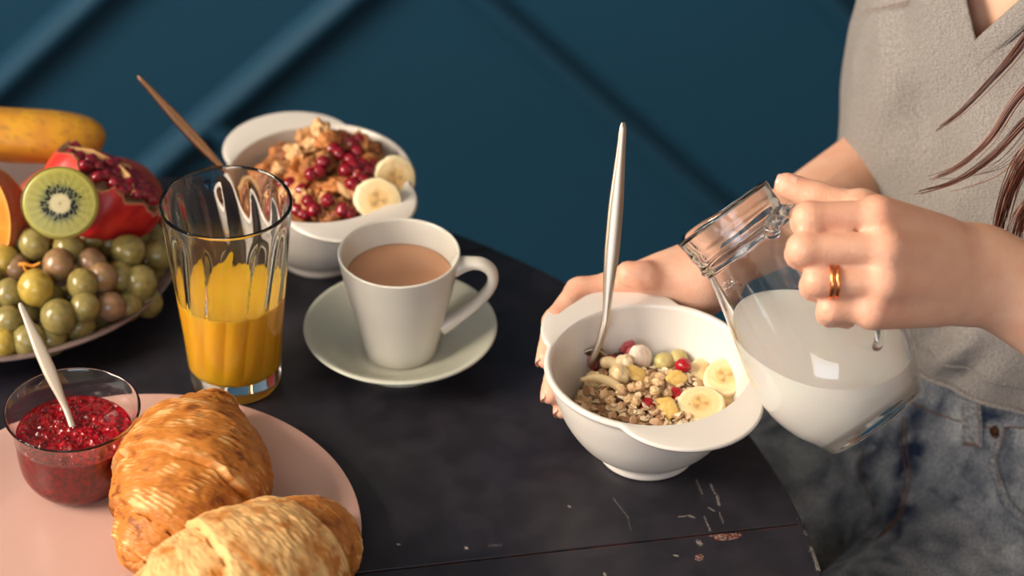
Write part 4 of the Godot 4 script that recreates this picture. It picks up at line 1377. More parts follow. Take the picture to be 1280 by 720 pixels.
	for k in 3:
		var a := k * TAU / 3.0 + 0.85
		var d := Vector3(cos(a), 0, sin(a))
		part("membrane", sweep([d * 0.004 + Vector3(0, 0.019, 0), d * 0.018 + Vector3(0, 0.0185, 0), d * 0.032 + Vector3(0, 0.013, 0)], [Vector2(0.0010, 0.003), Vector2(0.0012, 0.0032), Vector2(0.0010, 0.003)], d.cross(Vector3.UP), 10), mat(Color(0.86, 0.68, 0.45), 0.6), pom, "pale yellow membrane between the seeds")

	# banana
	var ban := thing("banana", "ripe yellow banana lying at the back of the fruit plate", "banana", Vector3(-0.3387, 0.8220, -1.6526))
	var bl := smooth([Vector3(-0.4297, 0.8350, -1.6523), Vector3(-0.3859, 0.8320, -1.6479), Vector3(-0.3482, 0.8280, -1.6470), Vector3(-0.3165, 0.8240, -1.6509), Vector3(-0.2932, 0.8180, -1.6558), Vector3(-0.2823, 0.8120, -1.6573)], 12)
	var bp := []
	for q in bl:
		bp.append(q - ban.position)
	var nb := noise(60.0, 3, 4)
	part("peel", sheet(bp.size(), 60, true, func(a: float, b: float) -> Vector3:
		var i := roundi(a * (bp.size() - 1))
		var t: Vector3 = (bp[mini(i + 1, bp.size() - 1)] - bp[maxi(i - 1, 0)]).normalized()
		var side := t.cross(Vector3.UP).normalized()
		var up := side.cross(t)
		var w := 0.0185 * (1.0 - pow(a, 9.0) * 0.70) * smoothstep(-0.12, 0.2, a)
		if i == bp.size() - 1:
			w = 0.0008
		var ang := b * TAU + 0.5
		w *= 1.0 + 0.035 * cos(ang * 5.0)
		return bp[i] + side * (cos(ang) * w) + up * (sin(ang) * w), func(a: float, b: float) -> Color:
		var k := nb.get_noise_2d(a * 0.2, b * 0.06)
		var c := Color(0.60, 0.30, 0.022).lerp(Color(0.52, 0.23, 0.025), clampf(0.5 + 1.4 * k, 0, 1))
		c = c.lerp(Color(0.20, 0.09, 0.03), smoothstep(0.34, 0.42, nb.get_noise_2d(a * 0.9, b * 0.4)) * 0.5)
		return c.lerp(Color(0.26, 0.19, 0.05), smoothstep(0.90, 0.99, a))), tinted(0.42, 0.45), ban)

	# orange piece
	var orange := thing("orange", "piece of orange with its cut side bright, left of the kiwi", "orange", Vector3(-0.3539, 0.8180, -1.5611))
	orange.basis = frame(Vector3(-0.62, 0.30, 0.72), Vector3(1, 0.2, 0.8), Vector3.ZERO).basis
	var pores := noise(3.0, 12, 3)
	part("rind", sheet(30, 72, true, func(a: float, b: float) -> Vector3:
		var e := a * (PI / 2.0)
		var w := 0.0365 + 0.0003 * pores.get_noise_2d(a * 30.0, b * 60.0)
		return Vector3(w * cos(e) * cos(b * TAU), -w * sin(e), w * cos(e) * sin(b * TAU)), func(a: float, b: float) -> Color:
		return Color(0.34, 0.085, 0.035).lerp(Color(0.46, 0.14, 0.05), clampf(0.5 + pores.get_noise_2d(a * 4.0, b * 9.0), 0, 1))), tinted(0.45), orange)
	part("flesh", sheet(20, 72, true, func(a: float, b: float) -> Vector3:
		var w := 0.0366 * a
		return Vector3(w * cos(b * TAU), 0.0015 * (1.0 - a * a) + 0.0007 * absf(cos(b * TAU * 5.0)) * a * (1.0 - a), w * sin(b * TAU)), func(a: float, b: float) -> Color:
		var c := Color(0.72, 0.175, 0.012).lerp(Color(0.78, 0.27, 0.035), pow(absf(cos(b * TAU * 5.0)), 12.0) * 0.5)
		return c.lerp(Color(0.76, 0.30, 0.06), smoothstep(0.93, 0.98, a))), M.moist, orange)
	# what carries the fruit: a bowl-like heap of apples out of sight under and behind the grapes
	var green := lump(99, Vector3(0.036, 0.033, 0.036), 0.06, 0.8, Color(0.30, 0.030, 0.018), Color(0.42, 0.090, 0.030), 24, 36)
	for k in 3:
		var o := solo("apple", green, tinted(0.40, 0.5), ["apple under the banana at the back of the plate", "apple under the pomegranate on the fruit plate", "apple under the orange piece on the fruit plate"][k], "apple", "apples under the other fruit")
		o.position = [Vector3(-0.3034, 0.7840, -1.6182), Vector3(-0.2730, 0.7840, -1.6266), Vector3(-0.3642, 0.7840, -1.5843)][k]


# ---------------------------------------------------------------- the person pouring milk
var facing := Vector3(-0.766, 0, 0.643)     # the way the chest faces
var lateral := Vector3(0.643, 0, 0.766)     # towards the person's left


func finger(f: Field, p: Array, r: float) -> void:
	f.group([[p[0], p[1], r * 1.02, r * 1.0], [p[1], p[2], r * 1.0, r * 0.92], [p[2], p[3], r * 0.90, r * 0.80]], 0.004, 0.0028)


func fit(points: Array, margin: float, cell: float) -> Field:
	var lo := Vector3.ONE * 1e9
	var hi := -lo
	for p in points:
		lo = lo.min(p)
		hi = hi.max(p)
	return Field.new(lo - Vector3.ONE * margin, hi + Vector3.ONE * margin, cell)


# A nail: a small curved plate on the back of a fingertip.
func nail(parent: Node3D, tip: Vector3, along: Vector3, out: Vector3, r: float, m: Material) -> void:
	var t := frame(out, along, tip)
	part("fingernail", sheet(9, 12, false, func(a: float, b: float) -> Vector3:
		var u := (a - 0.5) * 2.0
		var w := (b - 0.5) * 2.0
		var x := u * r * 0.68
		var ang := w * 0.85
		var rr := r * (0.93 + 0.02 * (1.0 - u * u))
		return t * Vector3(x + 0.15 * r * (1.0 - w * w) * (1.0 if u > 0 else -0.6) * absf(u), rr * cos(ang) - r * 0.08 * u * u, rr * sin(ang) * 0.86)), m, parent, "pale pink fingernail")


func build_person() -> void:
	var who := thing("person", "person in grey v-neck t-shirt and blue jeans holding a milk jug and a bowl", "person", Vector3(0.338, 0, -1.605))
	var at0 := who.position
	var toward := Vector3(0.0, 0.58070, 0.81412)
	# ---- the hand with the ring, round the handle of the jug
	var wl := Vector3(0.2780, 0.9007, -1.3933)
	var el := Vector3(0.4830, 0.8046, -1.3641)
	var mc := [Vector3(0.2081, 0.9595, -1.3665), Vector3(0.2130, 0.9473, -1.3504), Vector3(0.2126, 0.9309, -1.3412), Vector3(0.2064, 0.9134, -1.3373)]
	var pi := [Vector3(0.1687, 0.9608, -1.3613), Vector3(0.1652, 0.9491, -1.3468), Vector3(0.1741, 0.9321, -1.3396), Vector3(0.1832, 0.9151, -1.3360)]
	var di := [Vector3(0.1686, 0.9468, -1.3770), Vector3(0.1657, 0.9340, -1.3630), Vector3(0.1739, 0.9179, -1.3540), Vector3(0.1834, 0.9023, -1.3490)]
	var ti := [Vector3(0.1829, 0.9375, -1.3852), Vector3(0.1800, 0.9237, -1.3716), Vector3(0.1872, 0.9090, -1.3611), Vector3(0.1946, 0.8954, -1.3539)]
	var fr := [0.0089, 0.0092, 0.0087, 0.0079]
	var thumb := [Vector3(0.2491, 0.9228, -1.3907), Vector3(0.2022, 0.9470, -1.3907), Vector3(0.1776, 0.9491, -1.3996), Vector3(0.1602, 0.9524, -1.4069)]
	var fl := fit([wl, Vector3(0.1602, 0.9524, -1.4069), mc[0], mc[3], pi[1], Vector3(0.3283, 0.8755, -1.3864)], 0.040, 0.0026)
	var palm := []
	var start := [Vector3(0.2670, 0.9173, -1.3941), Vector3(0.2687, 0.9115, -1.3875), Vector3(0.2689, 0.9025, -1.3823), Vector3(0.2667, 0.8923, -1.3788)]
	for k in 4:
		palm.append([start[k], mc[k], 0.0150, [0.0112, 0.0115, 0.0110, 0.0102][k]])
	palm.append([Vector3(0.2556, 0.8982, -1.3940), Vector3(0.2228, 0.9188, -1.3681), 0.016, 0.012])
	palm.append([Vector3(0.2650, 0.9060, -1.3995), thumb[1], 0.0165, 0.0125])
	palm.append([Vector3(0.2665, 0.9017, -1.3891), wl, 0.0255, 0.0262, toward, 0.80])
	palm.append([wl, Vector3(0.3735, 0.8525, -1.3823), 0.0262, 0.0405, toward, 0.86])
	fl.group(palm, 0.009, 0.0)
	for k in 4:
		fl.group([[start[k].lerp(mc[k], 0.3), mc[k] + toward * 0.0015, 0.0125, 0.0100]], 0.0, 0.006)
		finger(fl, [mc[k], pi[k], di[k], ti[k]], fr[k])
	finger(fl, thumb, 0.0098)
	var skin := fl.skin()

	# ---- the other hand, round the far side of the bowl
	var wr := Vector3(0.1202, 0.8220, -1.4989)
	var er := Vector3(0.3029, 0.8076, -1.7040)
	var rmc := [Vector3(0.0662, 0.8170, -1.4951), Vector3(0.0746, 0.8030, -1.5061), Vector3(0.0809, 0.7900, -1.5137), Vector3(0.0867, 0.7780, -1.5180)]
	var rpi := [Vector3(0.0427, 0.8155, -1.4897), Vector3(0.0431, 0.8000, -1.4869), Vector3(0.0484, 0.7860, -1.4776), Vector3(0.0567, 0.7740, -1.4682)]
	var rdi := [Vector3(0.0274, 0.8110, -1.4628), Vector3(0.0311, 0.7955, -1.4467), Vector3(0.0375, 0.7765, -1.4403), Vector3(0.0474, 0.7680, -1.4465)]
	var rti := [Vector3(0.0220, 0.8020, -1.4362), Vector3(0.0252, 0.7830, -1.4250), Vector3(0.0330, 0.7715, -1.4245), Vector3(0.0453, 0.7650, -1.4380)]
	var rth := [Vector3(0.1150, 0.8200, -1.4954), Vector3(0.0995, 0.8240, -1.4939), Vector3(0.0848, 0.8300, -1.4860), Vector3(0.0732, 0.8315, -1.4871)]
	var fr2 := fit([wr, rmc[0], rti[0], rti[2], rti[3], er], 0.042, 0.0028)
	palm = []
	for k in 4:
		palm.append([wr + Vector3(0, -0.007 * k + 0.008, 0), rmc[k], 0.0150, 0.0108])
	palm.append([wr, rth[1], 0.0165, 0.0115])
	palm.append([wr, er, 0.0175, 0.037])
	fr2.group(palm, 0.013, 0.0)
	for k in 4:
		finger(fr2, [rmc[k], rpi[k], rdi[k], rti[k]], [0.0086, 0.0088, 0.0084, 0.0074][k])
	finger(fr2, rth, 0.0102)
	add_skin(skin, fr2.skin())

	# ---- torso, upper arms, neck, head, lower legs: coarser
	var hip := Vector3(0.338, TOP - 0.18, -1.605)
	var waist := Vector3(0.342, TOP - 0.04, -1.61)
	var ribs := Vector3(0.358, TOP + 0.10, -1.635)
	var chest := Vector3(0.370, TOP + 0.22, -1.650)
	var neck := Vector3(0.385, TOP + 0.35, -1.668)
	var head := Vector3(0.352, TOP + 0.535, -1.640)
	var sl := chest + lateral * 0.155 + Vector3(0, 0.095, 0)
	var sr := chest - lateral * 0.115 + Vector3(0, 0.095, 0) + facing * 0.01
	var torso := [
		[hip, waist, 0.150, 0.132, facing, 0.70], [waist, ribs, 0.126, 0.134, facing, 0.68], [ribs, chest, 0.134, 0.130, facing, 0.68], [chest, neck, 0.127, 0.060, facing, 0.74], [sr, sl, 0.046, 0.050],
		[ribs + facing * 0.056 + lateral * 0.062 + Vector3(0, 0.025, 0), ribs + facing * 0.056 + lateral * 0.062 + Vector3(0, 0.012, 0), 0.046, 0.048], [ribs + facing * 0.052 - lateral * 0.046 + Vector3(0, 0.025, 0), ribs + facing * 0.052 - lateral * 0.046 + Vector3(0, 0.012, 0), 0.042, 0.044],
	]
	var fb := Field.new(Vector3(-0.02, TOP - 0.32, -1.92), Vector3(0.72, TOP + 0.70, -1.25), 0.010)
	fb.group(torso, 0.015, 0.0)
	fb.group([[sl, el, 0.044, 0.036], [el, Vector3(0.3635, 0.8575, -1.3834), 0.036, 0.038], [sr, er, 0.038, 0.036], [neck - Vector3(0, 0.03, 0), head - Vector3(0, 0.06, 0), 0.052, 0.050]], 0.02, 0.03)
	var body := fb.skin()
	add_skin(skin, body)
	var fh := Field.new(head - Vector3(0.13, 0.16, 0.13), head + Vector3(0.13, 0.15, 0.13), 0.0042)
	var fwd := (facing + Vector3(0, -0.35, 0)).normalized()
	var upw := (Vector3.UP - fwd * fwd.y).normalized()
	fh.group([[neck, head - upw * 0.055 - fwd * 0.015, 0.050, 0.048], [head + upw * 0.03 - fwd * 0.02, head + upw * 0.015 + fwd * 0.012, 0.082, 0.074], [head - upw * 0.02 + fwd * 0.02, head - upw * 0.085 + fwd * 0.055, 0.062, 0.026]], 0.03, 0.0)
	fh.group([[head + upw * 0.005 + fwd * 0.082, head - upw * 0.028 + fwd * 0.101, 0.007, 0.010], [head - upw * 0.030 + fwd * 0.092 - lateral * 0.009, head - upw * 0.030 + fwd * 0.092 + lateral * 0.009, 0.007, 0.007]], 0.006, 0.010)
	fh.group([[head - upw * 0.052 + fwd * 0.079 - lateral * 0.014, head - upw * 0.052 + fwd * 0.079 + lateral * 0.014, 0.008, 0.008], [head - upw * 0.061 + fwd * 0.078 - lateral * 0.010, head - upw * 0.061 + fwd * 0.078 + lateral * 0.010, 0.008, 0.008]], 0.002, 0.006)
	for s in [-1.0, 1.0]:
		fh.group([[head + upw * 0.018 + fwd * 0.072 + lateral * (0.014 * s), head + upw * 0.020 + fwd * 0.062 + lateral * (0.042 * s), 0.008, 0.008]], 0.0, 0.012)
		fh.group([[head + upw * 0.004 - fwd * 0.004 + lateral * (0.076 * s), head - upw * 0.030 + fwd * 0.004 + lateral * (0.074 * s), 0.012, 0.008]], 0.0, 0.006)
	add_skin(skin, fh.skin())
	# feet below the jeans
	var hl := hip + lateral * 0.082 + facing * 0.03
	var hr := hip - lateral * 0.082 + facing * 0.03
	var kl := hl + facing * 0.40 + lateral * 0.03 + Vector3(0, -0.02, 0)
	hr.y -= 0.03
	var kr := hr + facing * 0.40 - lateral * 0.02 + Vector3(0, -0.05, 0)
	var al := Vector3(kl.x + 0.03, 0.09, kl.z - 0.02)
	var ar := Vector3(kr.x + 0.03, 0.09, kr.z - 0.02)
	for a in [al, ar]:
		var ff := Field.new(a - Vector3(0.22, 0.10, 0.12), a + Vector3(0.12, 0.16, 0.22), 0.010)
		ff.group([[a + Vector3(0, 0.12, 0), a, 0.036, 0.034], [a - Vector3(0, 0.045, 0) - facing * 0.03, a - Vector3(0, 0.055, 0) + facing * 0.13, 0.034, 0.026]], 0.02, 0.0)
		add_skin(skin, ff.skin())

	var blot := noise(55.0, 3, 3)
	var red := mc + pi + [thumb[3], rti[0], rti[1], rti[2], rth[3], rpi[0], rdi[0], rdi[1]]
	var v: PackedVector3Array = skin[0]
	var col := PackedColorArray()
	for i in v.size():
		var p := v[i]
		var k := 0.0
		for q in red:
			var dd: float = p.distance_squared_to(q)
			if dd < 0.0009:
				k = maxf(k, 1.0 - dd / 0.0009)
		var n := blot.get_noise_3dv(p)
		col.append(Color(0.750, 0.455, 0.320).lerp(Color(0.690, 0.315, 0.210), clampf(0.30 * k + 0.30 + 0.45 * n, 0.0, 1.0)))
		v[i] = p - at0
	var flesh := tinted(0.46, 0.42)
	flesh.subsurf_scatter_enabled = true
	flesh.subsurf_scatter_strength = 0.12
	relief(flesh, noise_map(0.05, 41, Color.BLACK, Color.WHITE, 512, 4), 0.010, 14.0)
	part("body", solid(v, skin[1], col), flesh, who, "bare skin of arms and hands")
	var nails := mat(Color(0.88, 0.67, 0.60), 0.22, 0.5)
	nail(who, thumb[3].lerp(thumb[2], 0.06) - at0, thumb[3] - thumb[2], Vector3(-0.15, 0.9, 0.1), 0.0080, nails)
	var bc := Vector3(0.0854, 0.7500, -1.4099)
	for k in 3:
		var out: Vector3 = rti[k] - bc
		out.y = 0.006
		nail(who, rti[k] - at0, rti[k] - rdi[k], out + Vector3(-0.02, 0, 0.01), [0.0070, 0.0071, 0.0068][k], nails)
	# ring: two gold bands and a small stone
	var ra: Vector3 = (pi[2] - mc[2]).normalized()
	var rc: Vector3 = mc[2].lerp(pi[2], 0.775) - at0
	var ring := Node3D.new()
	ring.name = "ring"
	who.add_child(ring, true)
	ring.position = rc
	ring.basis = frame(ra, Vector3.UP, Vector3.ZERO).basis
	ring.set_meta("label", "rose gold double ring with a small stone")
	for k in 2:
		var pr := []
		for i in 13:
			var e := TAU * i / 12.0
			pr.append(Vector2(0.00985 + 0.0010 * cos(e), 0.0013 * sin(e) + (k - 0.5) * 0.0034))
		part("band", lathe(pr, 64), M.gold, ring)
	var stone := lump(3, Vector3(0.0013, 0.0013, 0.0016), 0.0, 1.0, Color.WHITE, Color.WHITE, 5, 8)
	var so := part("stone", stone, M.glass, ring)
	so.position = Vector3(0.0105, 0.0013, 0.0012)

	build_shirt(who, torso, sl, el, sr, er, neck, chest, fb)
	build_jeans(who, hip, waist, hl, hr, kl, kr, al, ar)
	build_hair(who, head, fwd, upw)

	# chair
	var seat := hip
	var ch := thing("chair", "dark chair under the seated person", "chair", Vector3(seat.x, 0, seat.z))
	ch.rotation.y = atan2(facing.x, facing.z)
	part("seat", box(Vector3(0.42, 0.04, 0.42)), M.chair, ch).position = Vector3(0, 0.395, 0.02)
	for q in [Vector2(-1, -1), Vector2(1, -1), Vector2(-1, 1), Vector2(1, 1)]:
		part("leg", tube([Vector3(q.x * 0.17, 0.38, q.y * 0.17), Vector3(q.x * 0.20, 0.0, q.y * 0.20)], 0.017, 0.013), M.chair, ch)


func build_shirt(who: Node3D, torso: Array, sl: Vector3, el: Vector3, sr: Vector3, er: Vector3, neck: Vector3, chest: Vector3, bodyfield: Field) -> void:
	var at0 := who.position
	var hem := TOP - 0.020
	var bones := []
	for q in torso:
		var b: Array = q.duplicate()
		b[2] += 0.013
		b[3] += 0.013
		bones.append(b)
	var f := Field.new(Vector3(0.06, hem - 0.03, -1.90), Vector3(0.72, TOP + 0.44, -1.30), 0.0075)
	f.group(bones, 0.03, 0.0)
	f.group([[sl, sl.lerp(el, 0.50), 0.060, 0.056], [sr, sr.lerp(er, 0.62), 0.047, 0.044]], 0.0, 0.035)
	var s := f.skin()
	var v: PackedVector3Array = s[0]
	var ix: PackedInt32Array = s[1]
	# folds: [from, to, height, width]
	var folds := [
		[Vector3(0.2441, 0.9522, -1.6475), Vector3(0.2567, 0.9139, -1.5955), -0.0110, 0.0090], [Vector3(0.2567, 0.9139, -1.5955), Vector3(0.2635, 0.8740, -1.5671), -0.0080, 0.010], [Vector3(0.2359, 0.9394, -1.6383), Vector3(0.2469, 0.8938, -1.5935), 0.0060, 0.009], [Vector3(0.2651, 0.9547, -1.6124), Vector3(0.2741, 0.8962, -1.5707), 0.003, 0.010], [Vector3(0.2466, 0.8948, -1.5820), Vector3(0.2342, 0.8458, -1.5716), -0.0035, 0.008],
		[Vector3(0.2852, 0.7519, -1.5046), Vector3(0.3181, 0.8013, -1.4907), 0.020, 0.010], [Vector3(0.2931, 0.7444, -1.4992), Vector3(0.3232, 0.7935, -1.4729), -0.018, 0.011], [Vector3(0.2775, 0.7493, -1.5273), Vector3(0.2953, 0.7763, -1.5220), -0.009, 0.010],
		[Vector3(0.3029, 0.7545, -1.4818), Vector3(0.3291, 0.7893, -1.4575), 0.009, 0.011], [Vector3(0.2739, 0.8614, -1.5212), Vector3(0.3090, 0.9029, -1.5140), 0.007, 0.012], [Vector3(0.2987, 0.9231, -1.5285), Vector3(0.3180, 0.9078, -1.4930), -0.004, 0.016], [Vector3(0.2772, 0.8855, -1.5262), Vector3(0.3152, 0.8760, -1.4825), -0.007, 0.014],
		[Vector3(0.2258, 0.8562, -1.6036), Vector3(0.2471, 0.8414, -1.5930), 0.004, 0.012], [Vector3(0.2340, 0.8151, -1.5988), Vector3(0.2711, 0.8207, -1.5536), -0.004, 0.012],
	]
	var wave := noise(16.0, 8, 2)
	var sight := Vector3(-0.16, 0.50, 0.85).normalized()
	var drape := func(p: Vector3) -> Vector3:      # how the cloth hangs and folds off the plain shape
		var n := f.slope(p)
		var d := 0.009 * smoothstep(0.07, 0.0, p.y - hem) + 0.0035 * wave.get_noise_3dv(p * Vector3(1.0, 0.6, 1.0))
		for q in folds:
			var a: Vector3 = q[0]
			var ab: Vector3 = q[1] - a
			# measured across the fold's own plane, so that folds lie on the cloth whatever its depth
			var pa := p - a
			pa -= sight * pa.dot(sight)
			var t := clampf(pa.dot(ab) / ab.length_squared(), 0.0, 1.0)
			var e: float = (pa - ab * t).length() / q[3]
			d += q[2] * 1.25 * maxf(0.0, n.dot(sight)) * exp(-e * e) * sqrt(sin(PI * clampf(t * 0.9 + 0.05, 0, 1)))
		return p + n * d
	for i in v.size():
		v[i] = drape.call(v[i])
	var bottom := f.hit(Vector3(0.2477, 1.0875, -1.3386), (Vector3(0.3197, 0.8574, -1.7272) - Vector3(0.2477, 1.0875, -1.3386)).normalized())   # bottom of the V
	var keep := PackedInt32Array()
	var inv := func(p: Vector3) -> float:
		var l := (p - bottom).dot(lateral)
		var u := p.y - bottom.y
		var front := (p - neck).dot(facing)
		if front > 0.0:
			return u - absf(l) * 1.55
		return p.y - neck.y + 0.02 - maxf(0.0, Vector2(p.x - neck.x, p.z - neck.z).length() - 0.05)
	for t in range(0, ix.size(), 3):
		var low := 0
		var open := 0
		for k in 3:
			var p := v[ix[t + k]]
			if p.y < hem:
				low += 1
			if inv.call(p) > 0.0 and absf((p - bottom).dot(lateral)) < 0.11:
				open += 1
		if low == 3 or open >= 2:
			continue
		keep.append_array([ix[t], ix[t + 1], ix[t + 2]])
	for i in v.size():
		v[i].y = maxf(v[i].y, hem)
	# inner side, so that the cloth has thickness
	var n0 := v.size()
	for i in n0:
		v.append(v[i] - f.slope(v[i]) * 0.0022)
	for t in range(0, keep.size(), 3):
		if v[keep[t]].y < hem + 0.05:
			keep.append_array([keep[t] + n0, keep[t + 2] + n0, keep[t + 1] + n0])
	for i in v.size():
		v[i] -= at0
	var m := mat(Color(0.645, 0.62, 0.605), 0.92, 0.25)
	m.albedo_texture = noise_map(0.035, 51, Color(0.70, 0.69, 0.68), Color(1, 1, 1), 1024, 5, 0.32, 0.66)
	m.rim_enabled = true
	m.rim = 0.35
	m.rim_tint = 0.6
	relief(m, noise_map(0.16, 52, Color.BLACK, Color.WHITE, 512, 3), 0.03, 9.0)
	m.uv1_scale = Vector3(14, 30, 14)
	var shirt := part("t_shirt", solid(v, keep), m, who, "heather grey v-neck t-shirt")
	# hem and neck band
	var line := []
	for k in 97:
		var a := PI * 2.0 * k / 96.0
		var dir := Vector3(cos(a), 0, sin(a))
		var c := Vector3(0.342, hem + 0.001, -1.61)
		line.append(drape.call(f.hit(c + dir * 0.35, -dir)) + dir * 0.0010 - at0)
	var sz := []
	for k in 97:
		sz.append(Vector2(0.0016, 0.0026))
	part("hem", sweep(line, sz, Vector3.UP, 10), m, shirt)
	var seam := []
	for k in 97:
		var a := PI * 2.0 * k / 96.0
		var dir := Vector3(cos(a), 0, sin(a))
		var c := Vector3(0.342, hem + 0.017, -1.61)
		seam.append(drape.call(f.hit(c + dir * 0.35, -dir)) + dir * 0.0002 - at0)
	part("seam", tube(seam, 0.0011, 0.0011, 6), m, shirt)
	for s2 in [-1.0, 1.0]:
		var band := []
		for k in 13:
			var l: float = (0.008 * k + 0.001) * s2
			var p: Vector3 = bottom + facing * 0.2 + lateral * l
			p.y = bottom.y + absf(l) * 1.55 - 0.007
			band.append(f.hit(p, -facing) + facing * 0.0008 - at0)
		var bs := []
		for k in 13:
			bs.append(Vector2(0.0075, 0.0017))
		part("neck_band", sweep(band, bs, lateral * s2 - Vector3(0, 0.64, 0), 12, 3.0), m, shirt)
		var st := []
		for k in 13:
			var l: float = (0.008 * k + 0.001) * s2
			var p: Vector3 = bottom + facing * 0.2 + lateral * l
			p.y = bottom.y + absf(l) * 1.55 - 0.021
			st.append(f.hit(p, -facing) + facing * 0.0006 - at0)
		part("seam", tube(st, 0.0008, 0.0008, 6), m, shirt)


func build_jeans(who: Node3D, hip: Vector3, waist: Vector3, hl: Vector3, hr: Vector3, kl: Vector3, kr: Vector3, al: Vector3, ar: Vector3) -> void:
	var at0 := who.position
	var top := TOP - 0.012
	var f := Field.new(Vector3(minf(kl.x, kr.x) - 0.12, TOP - 0.36, -1.85), Vector3(0.56, TOP + 0.04, maxf(kl.z, kr.z) + 0.13), 0.0085)
	f.group([[hip + Vector3(0, 0.0, 0), waist + Vector3(0, 0.03, 0), 0.166, 0.148, facing, 0.70], [hip - Vector3(0, 0.03, 0), hip, 0.168, 0.166, facing, 0.74]], 0.03, 0.0)
	f.group([[hl, kl, 0.086, 0.066]], 0.0, 0.03)
	f.group([[hr, kr, 0.086, 0.066]], 0.0, 0.022)
	var s := f.skin()
	var lo := Field.new(Vector3(minf(al.x, ar.x) - 0.14, 0.06, minf(al.z, ar.z) - 0.14), Vector3(maxf(al.x, ar.x) + 0.14, TOP - 0.12, maxf(al.z, ar.z) + 0.16), 0.013)
	lo.group([[kl, al, 0.066, 0.052], [hl.lerp(kl, 0.7), kl, 0.070, 0.066]], 0.02, 0.0)
	lo.group([[kr, ar, 0.066, 0.052], [hr.lerp(kr, 0.7), kr, 0.070, 0.066]], 0.02, 0.005)
	add_skin(s, lo.skin())
	var v: PackedVector3Array = s[0]
	var ix: PackedInt32Array = s[1]
	var big := noise(9.0, 4, 3)
	var streak := noise(70.0, 5, 4)
	var crease := noise(14.0, 9, 2)
	# where the cloth is still dark (seams) or worn pale (thighs, edges): [from, to, width, amount]
	var marks := [
		[Vector3(0.2772, 0.6833, -1.5416), Vector3(0.2721, 0.6621, -1.5265), 0.007, 0.75], [Vector3(0.2721, 0.6621, -1.5265), Vector3(0.2648, 0.6332, -1.4936), 0.009, 0.95], [Vector3(0.2648, 0.6332, -1.4936), Vector3(0.2487, 0.6176, -1.4702), 0.008, 0.85], [Vector3(0.2475, 0.6511, -1.5432), Vector3(0.2370, 0.6200, -1.5088), 0.008, 0.75],
		[Vector3(0.2865, 0.6926, -1.5360), Vector3(0.3388, 0.7162, -1.4668), 0.005, 0.55], [Vector3(0.3160, 0.7171, -1.4921), Vector3(0.3361, 0.7255, -1.4734), 0.008, 0.7], [Vector3(0.3023, 0.6765, -1.4754), Vector3(0.3120, 0.6641, -1.4174), 0.012, 0.25], [Vector3(0.2514, 0.6133, -1.4671), Vector3(0.3363, 0.6500, -1.3950), 0.014, 0.35],
	]
	var sight := Vector3(-0.16, 0.50, 0.85).normalized()
	var wrinkle := func(p: Vector3) -> Vector3:
		var n := f.slope(p)
		var pull := exp(-pow((p.y - (hip.y + 0.06)) / 0.05, 2.0))
		for q in [[Vector3(0.3282, 0.7053, -1.4836), Vector3(0.3227, 0.6916, -1.4738)], [Vector3(0.3227, 0.6916, -1.4738), Vector3(0.3251, 0.6828, -1.4614)], [Vector3(0.3251, 0.6828, -1.4614), Vector3(0.3445, 0.6790, -1.4403)]]:
			var a: Vector3 = q[0]
			var ab: Vector3 = q[1] - a
			var pa := p - a
			pa -= sight * pa.dot(sight)
			var t := clampf(pa.dot(ab) / ab.length_squared(), 0.0, 1.0)
			p -= n * (0.0045 * exp(-pow((pa - ab * t).length() / 0.008, 2.0)) * maxf(0.0, n.dot(sight)))
		return p + n * (0.004 * crease.get_noise_3dv(p * Vector3(0.6, 2.2, 0.6)) * (0.4 + pull))
	for i in v.size():
		if v[i].y > TOP - 0.35:
			v[i] = wrinkle.call(v[i])
	var keep := PackedInt32Array()
	for t in range(0, ix.size(), 3):
		if v[ix[t]].y > top and v[ix[t + 1]].y > top and v[ix[t + 2]].y > top:
			continue
		keep.append_array([ix[t], ix[t + 1], ix[t + 2]])
	var col := PackedColorArray()
	for i in v.size():
		var p := v[i]
		var k := 0.60 + 0.40 * big.get_noise_3dv(p) + 0.70 * streak.get_noise_3dv(p * Vector3(1.0, 0.35, 1.0))
		for q in marks:
			var a: Vector3 = q[0]
			var ab: Vector3 = q[1] - a
			var pa := p - a
			pa -= sight * pa.dot(sight)
			var t := clampf(pa.dot(ab) / ab.length_squared(), 0.0, 1.0)
			var e: float = (pa - ab * t).length() / q[2]
			k -= q[3] * exp(-e * e) * clampf(0.7 + 2.2 * streak.get_noise_3dv(p * 2.2), 0.0, 1.5)
		col.append(Color(0.022, 0.038, 0.075).lerp(Color(0.57, 0.55, 0.51), clampf(k, 0.0, 1.0)))
		v[i].y = minf(v[i].y, top)
		v[i] -= at0
	var m := tinted(0.85, 0.3)
	m.rim_enabled = true
	m.rim = 0.25
	m.rim_tint = 0.5
	m.albedo_texture = noise_map(0.11, 61, Color(0.70, 0.74, 0.80), Color(1, 1, 1), 512, 4)
	relief(m, noise_map(0.25, 62, Color.BLACK, Color.WHITE, 512, 2), 0.04, 8.0)
	m.uv1_scale = Vector3(8, 5, 8)
	var jeans := part("jeans", solid(v, keep, col), m, who, "faded blue denim jeans")
	var thread := mat(Color(0.44, 0.31, 0.23), 0.8, 0.3)
	var denim := mat(Color(0.66, 0.65, 0.63), 0.9, 0.3)
	denim.albedo_texture = noise_map(0.06, 64, Color(0.62, 0.66, 0.74), Color.WHITE, 256, 4)
	relief(denim, noise_map(0.2, 63, Color.BLACK, Color.WHITE, 256, 2), 0.05, 20.0)
	var onto := func(p: Vector3, off: float) -> Vector3:
		for i in 6:
			p -= f.slope(p) * f.value(p)
		return wrinkle.call(p) + f.slope(p) * off - at0
